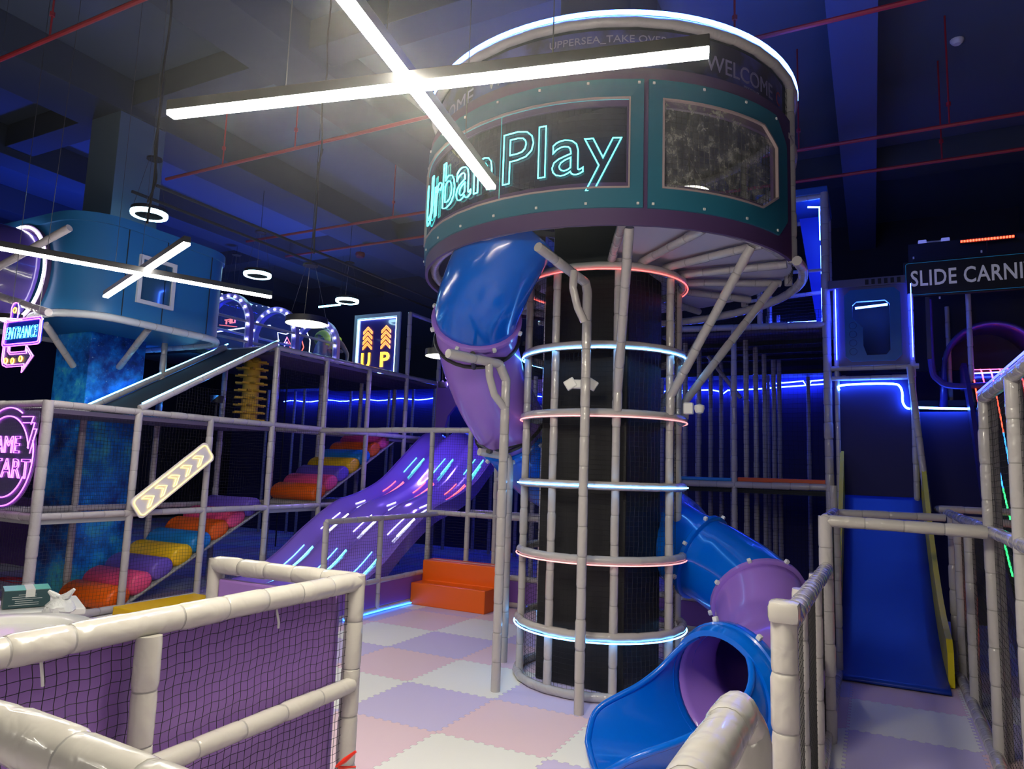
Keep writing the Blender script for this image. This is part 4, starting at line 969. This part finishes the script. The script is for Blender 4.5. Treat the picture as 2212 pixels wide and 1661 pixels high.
# arch panel and far-left blue room
t = thing('arch_panel', 'purple arch panel with chevron mark behind the purple tube', 'panel', (-6, 9.2, 3))
MB().box((-6.2, 9.15, 3.92), (-3.2, 9.25, 4.22)).build('lintel', SPURP, t)
prism_pts = [(-6.2, 3.0), (-5.95, 3.0), (-5.85, 3.4), (-5.6, 3.7), (-5.2, 3.92), (-6.2, 3.92)]
poly_on(onB(9.15, 0, 0), prism_pts, .08).build('arch_leg', SPURP, t)
tube([(-5.32, 9.14, 4.16), (-5.2, 9.14, 4.07), (-5.32, 9.14, 3.98)], .012, 'chevron', DARK, t, 5)
# ------------------------------------------------------------------ rear wall of the play zone: black boards, blue light
rr2 = thing('rear_posts_frame', 'row of dark padded posts and deck edge against the rear boards', 'frame', (-2, 11.3, 0))
tag(MB().box((-16, 11.62, 0), (12, 11.7, 4.7)).build('rear_board', mat('board_navy', (.015, .016, .09), .7)), 'long black board wall closing the play area at the back', 'board')
MB().box((-16, 10.9, 4.42), (2.7, 11.6, 4.5)).build('deck', DARK, rr2)
for k in range(23): post(rr2, -13.6+k*.74+random.uniform(-.1, .1), 10.9+random.choice((0, .4)), 0, 4.4, .045)
bl = thing('led_strip_run', 'deep blue light strip along the rear deck edge left of the tower', 'light strip', (-8, 10.8, 4.1))
pts = []
for k in range(46): pts.append((-13.6+k*.29, 11.5, 4.10+.03*sin(k*1.3)))
tube(pts, .014, 'tube', L_BLUE, bl, 6)
br = thing('led_strip_run', 'deep blue light strip along the rear deck edge right of the tower', 'light strip', (1, 10.8, 4.1))
P = [(1380, 847), (1450, 845), (1535, 842), (1552, 845), (1560, 852), (1572, 843), (1640, 840), (1690, 836), (1785, 829)]
tube([tuple(PB(x, y, 11.5)) for x, y in P], .016, 'tube', L_BLUE, br, 6)
tube([tuple(PB(x, y, 11.5)) for x, y in ((1670, 829), (1735, 823), (1745, 838), (1752, 823), (1785, 820))], .016, 'tube', L_BLUE, br, 6)
for i, z0 in ((0, 0),):
    r_ = PB(745, 900, 11.6)
for k, (x, y) in enumerate(((770, 870), (800, 905))): pass
# ================================================================== RIGHT SIDE FRAME (b = 7.6)
RB = 7.6
rf = thing('play_frame', 'tall padded frame with two decks right of the tower', 'climbing frame', (1.5, RB, 0))
post(rf, 2.62, RB, 0, 7.1, .07); post(rf, 2.62, RB+.18, 0, 4.9, .05); post(rf, 1.10, RB, 0, 4.8, .05)
rail(rf, [(-.1, RB, 2.03), (2.62, RB, 2.05)], .06); rail(rf, [(-.1, RB, 4.86), (2.62, RB, 4.78)], .06)
MB().box((-.2, RB+.02, 4.70), (2.6, 10.9, 4.76)).build('deck', mat('deck_underside', (.10, .07, .14), .6), rf)
for b in (8.4, 9.3, 10.1): MB().box((-.2, b, 4.62), (2.6, b+.06, 4.70)).build('deck_beam', DARK, rf)
MB().box((-.2, RB+.05, 1.9), (2.6, 10.9, 1.98)).build('deck', DARK, rf)
MB().box((1.15, RB-.0, 2.09), (2.58, RB+.5, 2.17), 0, .02).build('orange_mat', mat('orange_mat', (.7, .10, .02), .5), rf)
MB().box((-.1, RB-.0, 2.09), (1.05, RB+.5, 2.15), 0, .02).build('blue_mat', RBLUE, rf)
netB(rf, RB-.02, -.1, 2.6, 4.35, 4.80, sp=.05, r=.0022); netB(rf, RB-.02, -.1, 2.6, 4.9, 5.05, sp=.05, r=.0025)
netB(rf, RB-.03, -.1, 2.6, 0.1, 2.0, sp=.06, r=.0018); netB(rf, RB+.3, -.1, 2.6, 2.1, 4.7, sp=.08)
for x, y, b in ((1510, 900, 9.0), (1535, 900, 9.8), (1558, 900, 10.6), (1612, 900, 8.2), (1633, 900, 9.0), (1652, 900, 9.8), (1672, 900, 10.4), (1684, 900, 10.7), (1480, 900, 8.2)):
    q = PB(x, y, b); post(rf, q.x, b, 0, 4.7, .048)
rail(rf, [tuple(PB(1530, 770, 9.0)), tuple(PB(1600, 860, 9.0))], .04)
# upper shaft with blue light
sh = thing('net_shaft', 'tall blue lit net shaft beside the drum on the right', 'climbing frame', (2.2, RB, 4.8))
S = [(1.55, RB), (2.62, RB), (2.62, RB+1.3), (1.55, RB+1.3)]
for x, y in S[:1]+S[2:]: post(sh, x, y, 4.76, 7.1, .05)
rail(sh, [(1.55, RB, 7.05), (2.62, RB, 7.05), (2.62, RB+1.3, 7.05), (1.55, RB+1.3, 7.05), (1.55, RB, 7.05)], .05)
MB().box((1.5, RB-.04, 7.08), (2.68, RB+1.36, 7.22), 0, .02).build('roof_pad', mat('pad_blue', (.05, .15, .5), .4), sh)
MB().add([(2.15, RB+.9, 7.0), (2.62, RB+.9, 7.0), (2.62, RB+.6, 4.8), (2.45, RB+.6, 4.8)], [(0, 1, 2, 3)]).build('drop_chute', mat('chute_blue', (.05, .08, .5), .4), sh, solid=.03)
tube([(2.35, RB+.12, 6.93), (2.54, RB+.12, 6.9), (2.545, RB+.1, 6.3)], .016, 'led_strip', L_BLUEW, sh, 6)
tube([(2.55, RB+.1, 6.2), (2.55, RB+.1, 4.85)], .008, 'led_strip', L_BLUE, sh, 6)
tube([(1.6, RB+1.2, 5.1), (2.6, RB+1.2, 5.1)], .014, 'led_strip', L_BLUE, sh, 6)
netA(sh, 1.56, RB, RB+1.3, 4.8, 7.0, sp=.07); netB(sh, RB+1.28, 1.55, 2.6, 4.8, 7.0, sp=.06, r=.0025)
for z in (5.75,): rail(sh, [(1.55, RB, z), (2.55, RB+.05, z)], .03)
rail(sh, [(1.3, RB+.3, 5.35), (2.6, RB+.3, 5.42)], .035); 
for x in (1.35, 1.5, 1.7): post(sh, x, RB+1.4, 4.8, 5.3, .035)
# portal panel
pp_ = thing('portal_panel', 'blue portal panel with cut corner window at the slide platform', 'panel', (3.3, RB, 4))
f = onB(RB-.05, 2.80, 4.05)
W_, H_ = 1.02, 1.36
GREYP = mat('portal_grey', (.12, .12, .2), .5)
MB().rings([[f(x, y, z) for x, y in Q] for Q, z in (([(0, 0), (W_, 0), (W_, H_), (0, H_)], 0), ([(0, 0), (W_, 0), (W_, H_), (0, H_)], .04), ([(.14, .14), (W_-.14, .14), (W_-.14, H_-.2), (.14, H_-.2)], .04), ([(.14, .14), (W_-.14, .14), (W_-.14, H_-.2), (.14, H_-.2)], 0))], caps=False).build('backing_panel', GREYP, pp_)
oc = lambda x0, y0, x1, y1, c: [(x0+c, y0), (x1-c, y0), (x1, y0+c), (x1, y1-c), (x1-c, y1), (x0+c, y1), (x0, y1-c), (x0, y0+c)]
Oo = oc(.10, .06, .92, 1.26, .09); Ii = [(.36, .17), (.62, .17), (.76, .30), (.76, 1.02), (.70, 1.08), (.28, 1.08), (.22, 1.02), (.24, .68)]
Ii = [(.42, .16), (.70, .16), (.76, .24), (.76, 1.0), (.70, 1.06), (.28, 1.06), (.22, 1.0), (.22, .80)]
Oo8 = Oo; MB().rings([[f(x, y, z) for x, y in Q] for Q, z in ((Oo8, .04), (Oo8, .075), (Ii, .075), (Ii, .0))], caps=False).build('portal_frame', mat('portal_blue', (.01, .13, .45), .35), pp_)
# notch on the left of the opening
poly_on(lambda x, y, z: f(x, y, z+.074), [(.20, .14), (.40, .14), (.37, .2), (.37, .62), (.22, .78), (.20, .78)], .05).build('portal_notch', MATS['portal_blue'], pp_)
for k in range(4): tube([f(.22+.055*cos(q_), .66-k*.145+.055*sin(q_), .078) for q_ in [2*pi*j/20 for j in range(20)]], .003, 'ring_mark', mat('mark_dark_blue', (.005, .04, .2), .4), pp_, 4, loop=True)
MB().box((2.80, RB+.5, 4.0), (3.9, RB+.55, 5.3)).build('inner_board', DARK, pp_)
tube([f(.26, 1.0, -.15), f(.74, 1.03, -.15)], .018, 'led_strip', L_BLUEW, pp_, 6)
for x_ in (-.03, 1.07): tube([f(x_, .1, .06), f(x_, 1.3, .06)], .006, 'led_strip', L_BLUE, pp_, 6)
MB().box((2.66, RB-.12, 5.36), (3.80, RB+.05, 5.50), 0, .01).build('canopy', GREYP, pp_)
for k in range(6): MB().box((3.22+k*.092, RB-.13, 5.385), (3.27+k*.092, RB-.115, 5.47)).build('vent_slot', BLACK, pp_)
rail(pp_, [(2.66, RB, 4.02), (3.95, RB, 4.02)], .045); rail(pp_, [(2.66, RB, 3.85), (3.85, RB, 3.85)], .04)
post(pp_, 3.86, RB, 0, 5.2, .045); post(pp_, 2.76, RB+.02, 0, 5.4, .04)
# LED line under the platform
lb = thing('led_strip_run', 'bright blue white light strip under the slide platform', 'light strip', (3.3, RB, 3.7))
P = [(1813, 843), (1815, 833), (1870, 829), (1928, 829), (1943, 834), (1949, 848), (1950, 868), (1957, 880), (1966, 883)]
tube(catmull([tuple(PB(x, y, RB-.02)) for x, y in P], 3), .018, 'tube', L_BLUEW, lb, 6)
lb = thing('led_strip_run', 'bright blue white light strip on the rear boards behind the lane', 'light strip', (4.2, RB+.6, 3.4))
tube([tuple(PB(x, y, RB+.6)) for x, y in ((1975, 880), (2030, 882), (2094, 883))], .02, 'tube', L_BLUEW, lb, 6)
# ------------------------------------------------------------------ DROP SLIDE on the lane
ds = thing('drop_slide', 'wide deep blue drop slide with yellow side boards at the lane end', 'slide', (3.4, 4, 0))
dp = catmull([(0, 7.62, 1.93), (0, 7.3, 1.66), (0, 6.8, 1.27), (0, 6.2, .86), (0, 5.5, .46), (0, 4.8, .2), (0, 4.2, .09), (0, 3.62, .03)], 5)
DBL = mat('drop_slide_blue', (.012, .06, .50), .38, bump=.06, bscale=3)
MB().rings([[(2.84+1.08*k/8+(0), p.y, p.z) for k in range(9)] for p in dp], closed=False, caps=False).build('slide_surface', DBL, ds, True, solid=.03)
for x0_, x1_ in ((2.78, 2.84), (3.92, 3.98)):
    pr_ = [p for p in dp if p.y > 3.95]
    R_ = []
    for p in pr_:
        h = (.42+.30*max(0, p.y-4.2)/3.4)*min(1, (p.y-3.9)/.35+.55)
        R_.append([(x0_, p.y, p.z-.05), (x1_, p.y, p.z-.05), (x1_, p.y, p.z+h), (x0_, p.y, p.z+h)])
    MB().rings(R_).build('side_board', mat('yellow_board', (.80, .66, .01), .45), ds)
MB().box((2.80, RB+.06, 1.9), (3.9, RB+.12, 3.9)).build('back_board', mat('board_black', (.012, .012, .09), .7), ds)
tag(MB().box((3.95, RB+.7, 0), (6.5, RB+.76, 3.35)).build('black_board', MATS['board_black']), 'black panel under the second blue light strip', 'board')
# sloping pipe right of the slide
lf = thing('lane_fence', 'padded pipe fence with net along the right side of the slide lane', 'fence', (4.1, 2, 0))
rail(lf, [tuple(PB(1965, 792, RB-.1)), tuple(PA(2006, 1105, 3.99))], .05)
for b, z1 in ((1.83, 2.93), (3.35, 1.8), (4.35, 1.8), (5.1, 1.8), (.45, 2.9), (-1.0, 2.9)): post(lf, 4.1, b, 0, z1, .05)
post(lf, 4.165, 1.93, 0, 2.9, .04)
rail(lf, [(4.1, 1.83, 2.9), (4.1, -1.5, 2.9)], .05); tube([(4.055, 1.8, 2.94), (4.055, -1.4, 2.94)], .008, 'led_strip', led('faint_blue_strip', (.05, .08, 1), 4), lf, 6)
rail(lf, [(4.1, 7.2, 1.8), (4.1, 1.83, 1.8)], .05); rail(lf, [(4.1, 1.83, 1.8), (4.1, -1.2, 1.8)], .05)
rail(lf, [(4.06, 5.0, .06), (4.06, -1.5, .06)], .05)
netA(lf, 4.12, 1.83, 5.1, .08, 1.78, sp=.048, r=.0018); netA(lf, 4.12, -1.2, 1.83, .08, 1.78, sp=.048, r=.0015); netA(lf, 4.12, -1.2, 1.83, 1.82, 2.88, sp=.048, r=.0015)
rail(lf, [(4.0, 5.5, 1.85), (5.4, 5.5, 1.85)], .045); rail(lf, [(4.1, 4.4, 1.78), (5.4, 4.4, 1.72)], .045)
# cross rails over the lane and left lane fence
ll = thing('lane_fence', 'padded pipe fence along the left side of the slide lane', 'fence', (2.88, 0, 0))
post(ll, 2.88, -1.6, 0, 1.55, .062, m=FOAMN); post(ll, 2.88, 1.58, 0, 1.86, .06); post(ll, 2.86, 3.85, 0, 1.82, .05); post(ll, 2.84, -.4, 0, 1.5, .045); post(ll, 2.86, .6, 0, 1.48, .045); post(ll, 2.84, 2.6, 0, 1.8, .045); post(ll, 2.78, 5.2, 0, 2.1, .045)
sleeve([(2.88, -1.6, 1.50), (2.88, -.6, 1.47), (2.88, .5, 1.44), (2.88, 1.58, 1.42)], .055, .16).build('rail', [FOAMN, TIE], ll, True)
MB().obox((2.88, -1.6, 1.56), (.07, 0, 0), (0, .07, 0), (0, 0, .05), 0, .03).build('post_cap', FOAMN, ll, True)
rail(ll, [(2.9, 1.58, 1.82), (4.05, 1.6, 1.80)], .052, m=FOAMN); rail(ll, [(2.86, 3.85, 1.80), (3.95, 4.0, 1.80)], .045); rail(ll, [(2.88, 1.58, 1.83), (2.86, 3.85, 1.81)], .05)
rail(ll, [(2.86, -1.6, .06), (2.86, 3.7, .06)], .05)
netA(ll, 2.86, -1.6, 1.58, .1, 1.42, sp=.042, r=.0018); netA(ll, 2.84, 1.6, 3.85, .1, 1.78, sp=.05, r=.0018)
# near right rail, closest to the camera
nr = thing('gate_rail', 'fat white padded rail end nearest the viewer at the bottom right', 'fence', (2.9, -3.2, 0))
sleeve([(2.90, -4.1, 1.50), (2.90, -3.35, 1.51), (2.90, -2.98, 1.50)], .062, .22, 16).build('rail', [FOAMN, TIE], nr, True)
sleeve([(2.90, -2.99, 1.50), (2.92, -2.93, 1.44), (2.93, -2.93, 0)], .058, .3, 16).build('post', [FOAMN, TIE], nr, True)
# ------------------------------------------------------------------ carnival sign, hood, led slide
sgn = thing('carnival_sign', 'long black sign board with grey capital letters at the right edge', 'sign', (3.85, 8, 5.3))
MB().box((3.80, 7.98, 5.24), (6.35, 8.05, 5.84), 0, .01).build('board', mat('sign_black', (.012, .013, .015), .4), sgn)
fit_text('SLIDE CARNIVAL', 2.02, .27, onB(7.975, 3.90, 5.42), fill=True, ext=.006, offset=.012, spacing=1.05).build('lettering', mat('letter_grey', (.42, .42, .44), .4, emit=(.9, .9, 1), es=.12), sgn)
tube([onB(7.97, 3.80, 5.24)(x, y, 0) for x, y in rrect(.03, .03, 2.5, .57, .04)], .003, 'edge_line', mat('edge_blue', (.02, .2, .4), .3, emit=(.02, .3, .6), es=.3), sgn, 5, loop=True)
for x, z in ((3.95, 5.9), (4.9, 5.9), (4.3, 5.19), (5.6, 5.19)): MB().obox((x, 7.96, z), (.012, 0, 0), (0, .01, 0), (0, 0, .02), 0, .004).build('fixing', WHITE, sgn)
for x in (4.1, 5.9): MB().box((x, 8.05, 4.2), (x+.06, 8.1, 5.8)).build('leg', METAL, sgn)
th_ = thing('tunnel_hood', 'dark violet half pipe hood above the light striped slide', 'slide', (5.1, 7.6, 3.9))
hc = PB(2142, 800, 8.9)
R0 = .56; pts_o = [(hc.x-.02+R0*1.15*cos(a), 0, hc.z+.05+R0*1.25*sin(a)) for a in [pi*k/20 for k in range(21)]]
VD = mat('violet_dark_gloss', (.05, .035, .18), .3, coat=.3)
MB().rings([[(hc.x+(x-hc.x)*s_f, y, 3.45 if False else z) for x, _, z in [(hc.x+R0*1.15*s_f, 0, 3.4)]+pts_o+[(hc.x-R0*1.2*s_f, 0, 3.4)]] for y, s_f in ((8.5, 1.08), (8.9, 1.0), (9.9, 1.0))], closed=False, caps=False).build('hood', VD, th_, True, solid=.05)
post(th_, 4.5, 9.2, 3.6, 5.3, .04); post(th_, 6.1, 9.2, 3.6, 5.3, .04)
tag(MB().box((3.98, 8.9, 3.5), (6.6, 9.4, 3.6)).build('platform', DARK), 'dark platform under the violet hood', 'platform')
arcp = [(4.15, 8.1, 5.2), (4.16, 8.1, 4.1), (4.25, 8.1, 3.85), (4.45, 8.1, 3.75), (5.0, 8.1, 3.75)]
t = thing('violet_frame', 'flat violet curved frame left of the hood', 'frame', (4.2, 8.1, 4)); MB().path(catmull(arcp, 5), .05, 8).build('bar', mat('violet_flat', (.08, .05, .3), .5), t, True)
post(t, 4.72, 8.25, 3.5, 5.3, .04)
es_ = thing('striped_slide', 'dark slide with red, blue and green glowing stripes at the right edge', 'slide', (5, 5, 0))
sp_ = catmull([(0, 8.9, 4.0), (0, 8.46, 4.02), (0, 7.99, 3.55), (0, 7.42, 2.83), (0, 7.08, 2.36), (0, 6.52, 1.83), (0, 5.5, 1.05), (0, 4.5, .5), (0, 3.5, .2)], 6)
X_0, X_1 = 4.72, 5.42
MB().rings([[(X_0+(X_1-X_0)*k/6, p.y, p.z) for k in range(7)] for p in sp_], closed=False, caps=False).build('slide_surface', mat('slide_black', (.02, .02, .035), .25), es_, True, solid=.03)
for x in (X_0-.1, X_1+.04): MB().rings([[(x, p.y, p.z-.25), (x+.06, p.y, p.z-.25), (x+.06, p.y, p.z+.14), (x, p.y, p.z+.14)] for p in sp_]).build('side_wall', VD, es_)
n = len(sp_)
sgm = [(0, int(n*.36), led('stripe_red', (1, .06, .01), 5)), (int(n*.36), int(n*.56), led('stripe_blue', (.02, .25, 1), 5)), (int(n*.56), int(n*.74), led('stripe_green', (.02, .9, .15), 4)), (int(n*.76), n-1, led('stripe_red', (1, .06, .01), 5))]
for k in range(6):
    x = X_0+.03+(X_1-X_0-.06)*k/5
    for i0, i1, m in sgm: MB().path([(x, p.y, p.z+.02) for p in sp_[i0:i1+1]], .011, 5).build('light_stripe', m, es_, True)
tube([(X_0, 8.44, 4.05), (X_1, 8.44, 4.05)], .008, 'edge_strip', L_RED, es_, 5); tube([(X_0, 8.3, 3.97), (X_1+.1, 8.3, 3.99)], .01, 'edge_strip', L_BLUE, es_, 5)
# ================================================================== NEAR LEFT FENCE
nf = thing('near_fence', 'near padded fence with net and purple boards at the lower left', 'fence', (.6, -1.9, 0))
def nrail(P, r=.055, nm='rail', tie=.24): return sleeve(P, r, tie, 16).build(nm, [FOAMN, TIE], nf, True)
nrail([(.62, -4.4, 1.49), (.62, -3.3, 1.50), (.60, -1.88, 1.50)], .056)
nrail([(.60, -1.88, 1.50), (-.52, -1.90, 1.50)], .052)
nrail([(.60, -1.88, 1.54), (.60, -1.88, 0)], .054, 'post', .27); nrail([(.66, -3.22, 1.46), (.66, -3.22, 0.0)], .05, 'post', .2)
nrail([(.62, -1.9, .94), (.64, -3.2, .93), (.64, -4.4, .93)], .045)
nrail([(-.52, -1.90, 1.54), (-.52, -1.90, 0)], .052, 'post')
nrail([(.2, -4.18, 1.5), (1.4, -4.12, 1.5), (2.9, -4.12, 1.46)], .06)
net(nf, lambda u, v: (.60, -4.3+u, .93+v), 2.4, .55, sp=.042, r=.0016, sag=.02, seg=.05)
net(nf, lambda u, v: (.60, -4.3+u, .05+v), 2.4, .88, sp=.042, r=.0016, sag=.02, seg=.08)
MB().box((.50, -4.3, .05), (.55, -1.98, 1.44), 0, .015).build('board', PURPN, nf)
MB().box((-.46, -1.93, .05), (.50, -1.88, 1.42), 0, .015).build('board', PURPN, nf)
MB().box((-.50, -4.2, .0), (-.45, -1.95, 1.40), 0, .015).build('board', PURPN, nf) if False else None
for b in (-2.48, -3.6): tube([(.60, b, 1.44), (.62, b, 1.38), (.61, b+.01, 1.35)], .006, 'cable_tie', WHITE, nf, 6)
# red clamp at the corner post
p = PD(745, 1642, 3.2); t = thing('spring_clamp', 'small red spring clamp on the corner post of the near fence', 'clamp', tuple(p))
r3 = RT.normalized(); 
MB().path([p-r3*.04-UP*.03, p, p+r3*.05+UP*.04], [.006, .012, .006], 8).build('jaw', REDP, t, True)
MB().path([p-r3*.03-UP*.035, p+r3*.05-UP*.03], [.008, .004], 8).build('handle', REDP, t, True)
# ------------------------------------------------------------------ round table, box, bag
tc_ = PZ(5, 1372, 1.02); tz = 1.02
tb = thing('round_table', 'white round moulded table behind the near fence at the left edge', 'table', (tc_.x, tc_.y, 0))
RTB = .52
MB().lathe([(0, -.04), (RTB*.66, -.04), (RTB*.74, -.005), (RTB*.78, .0), (RTB*.96, 0), (RTB, -.015), (RTB*1.0, -.08), (RTB*.96, -.10), (0, -.12)], (tc_.x, tc_.y, tz+.04), 64).build('tabletop', mat('white_gloss', (.85, .84, .80), .25, coat=.3), tb, True)
MB().lathe([(.28, 0), (.28, .03), (.06, .08), (.05, tz-.08)], (tc_.x, tc_.y, 0), 32).build('pedestal', WHITE, tb, True)
bz = 1.0
c0 = PZ(5, 1318, bz); c1 = PZ(108, 1310, bz)
sd = thing('side_counter', 'low white counter behind the round table', 'counter', (c0.x, c0.y+.2, 0))
dx = (c1-c0); dx.z = 0; Lb = dx.length; dx.normalize(); dy = Vector((-dx.y, dx.x, 0)); cc = (c0+c1)/2+dy*.16
MB().obox(Vector((cc.x, cc.y, bz-.03)), dx*(Lb*1.25), dy*.30, Vector((0, 0, .025)), 0, .01).build('top', WHITE, sd)
MB().obox(Vector((cc.x, cc.y, bz/2-.03)), dx*(Lb*.8), dy*.16, Vector((0, 0, bz/2-.03)), 0, .01).build('body', WHITE, sd)
bx = thing('cardboard_box', 'dark green retail box with white tape on the counter at left', 'box', (cc.x, cc.y, bz))
def box_mat():
    return mat('box_dark_green', (.02, .06, .07), .4)
hB = .13
MB().obox(Vector((cc.x, cc.y, bz+hB/2)), dx*(Lb/2), dy*.13, Vector((0, 0, hB/2)), 0, .003).build('carton', box_mat(), bx)
MB().obox(Vector((cc.x, cc.y, bz+hB+.001)), dx*(Lb/2-.003), dy*.125, Vector((0, 0, .0015))).build('lid_print', mat('box_mint', (.10, .50, .42), .35), bx)
tp = cc+dx*(Lb*.06); MB().obox(Vector((tp.x, tp.y, bz+hB+.003)), dx*.03, dy*.132, Vector((0, 0, .0012))).obox(Vector((tp.x, tp.y, bz+hB-.025))-dy*.131, dx*.03, dy*.001, Vector((0, 0, .028))).build('tape', mat('tape_white', (.7, .72, .7), .3), bx)
for k in range(6):
    MB().obox(Vector((cc.x, cc.y, bz+.022+k*.015))-dy*.1312+dx*(.0 if k % 2 else -.02), dx*(Lb*.32-.02*(k % 3)), dy*.0008, Vector((0, 0, .0016))).build('printed_line', mat('print_white', (.6, .65, .65), .5), bx)
bp_ = PZ(128, 1322, bz)
bg = thing('plastic_bag', 'crumpled white plastic bag with knotted handles beside the box', 'bag', tuple(bp_))
rnd = random.Random(3)
rings = []
for k, (r, z) in enumerate(((.085, 0), (.11, .02), (.10, .05), (.07, .08), (.03, .10), (.035, .12))):
    rings.append([(bp_.x+r*(1+rnd.uniform(-.18, .18))*cos(2*pi*j/22), bp_.y+r*(1+rnd.uniform(-.18, .18))*sin(2*pi*j/22), bp_.z+z+rnd.uniform(-.006, .006)) for j in range(22)])
MB().rings(rings).build('bag_body', mat('bag_white', (.82, .84, .84), .4, bump=.5, bscale=30), bg, True)
r3 = Vector((RT.x, RT.y, 0)).normalized()
for s, hh in ((-1, .05), (1, .07)):
    q0 = bp_+Vector((0, 0, .10)); MB().path([q0, q0+r3*s*.05+Vector((0, 0, .02)), q0+r3*s*.095+Vector((0, 0, hh))], [.022, .026, .012], 8).build('handle', MATS['bag_white'], bg, True)
o = thing('red_cord', 'thin tangled red cord lying on the floor by the far left posts', 'cord', (-8.6, 1.2, 0))
cpt = PZ(20, 1250, .02); tube([(cpt.x+.35*sin(k*.55)+.012*k, cpt.y+.22*cos(k*.41), .02+.02*abs(sin(k*.9))) for k in range(36)], .008, 'cord', REDP, o, 5)
# haze volume added to imitate lens glow around the bright light cross
HC = (1.45, -2.75, 4.35)
hz = MB().rings([[(HC[0]+2.3*cos(a)*cos(e), HC[1]+2.0*sin(a)*cos(e), HC[2]+1.6*sin(e)) for a in [2*pi*j/24 for j in range(24)]] for e in [-pi/2+.02+(pi-.04)*k/12 for k in range(13)]]).build('haze', bpy.data.materials.new('glow_haze'), loc=HC); m = hz.data.materials[0]; m.use_nodes = True
nt = m.node_tree; nt.nodes.clear(); vs_ = nt.nodes.new('ShaderNodeVolumeScatter'); vs_.inputs['Anisotropy'].default_value = .35
tc = nt.nodes.new('ShaderNodeTexCoord'); mp = nt.nodes.new('ShaderNodeMapping'); mp.inputs['Scale'].default_value = (1/2.3, 1/2.0, 1/1.6); gr = nt.nodes.new('ShaderNodeTexGradient'); gr.gradient_type = 'SPHERICAL'
ml = nt.nodes.new('ShaderNodeMath'); ml.operation = 'MULTIPLY'; ml.inputs[1].default_value = .055
nt.links.new(tc.outputs['Object'], mp.inputs[0]); nt.links.new(mp.outputs[0], gr.inputs[0]); pw = nt.nodes.new('ShaderNodeMath'); pw.operation = 'POWER'; pw.inputs[1].default_value = 1.7; nt.links.new(gr.outputs['Fac'], pw.inputs[0]); nt.links.new(pw.outputs[0], ml.inputs[0]); nt.links.new(ml.outputs[0], vs_.inputs['Density'])
ou = nt.nodes.new('ShaderNodeOutputMaterial'); nt.links.new(vs_.outputs[0], ou.inputs['Volume'])
tag(hz, 'added haze imitating lens glow around the bright light cross at the top', 'haze', kind='stuff')
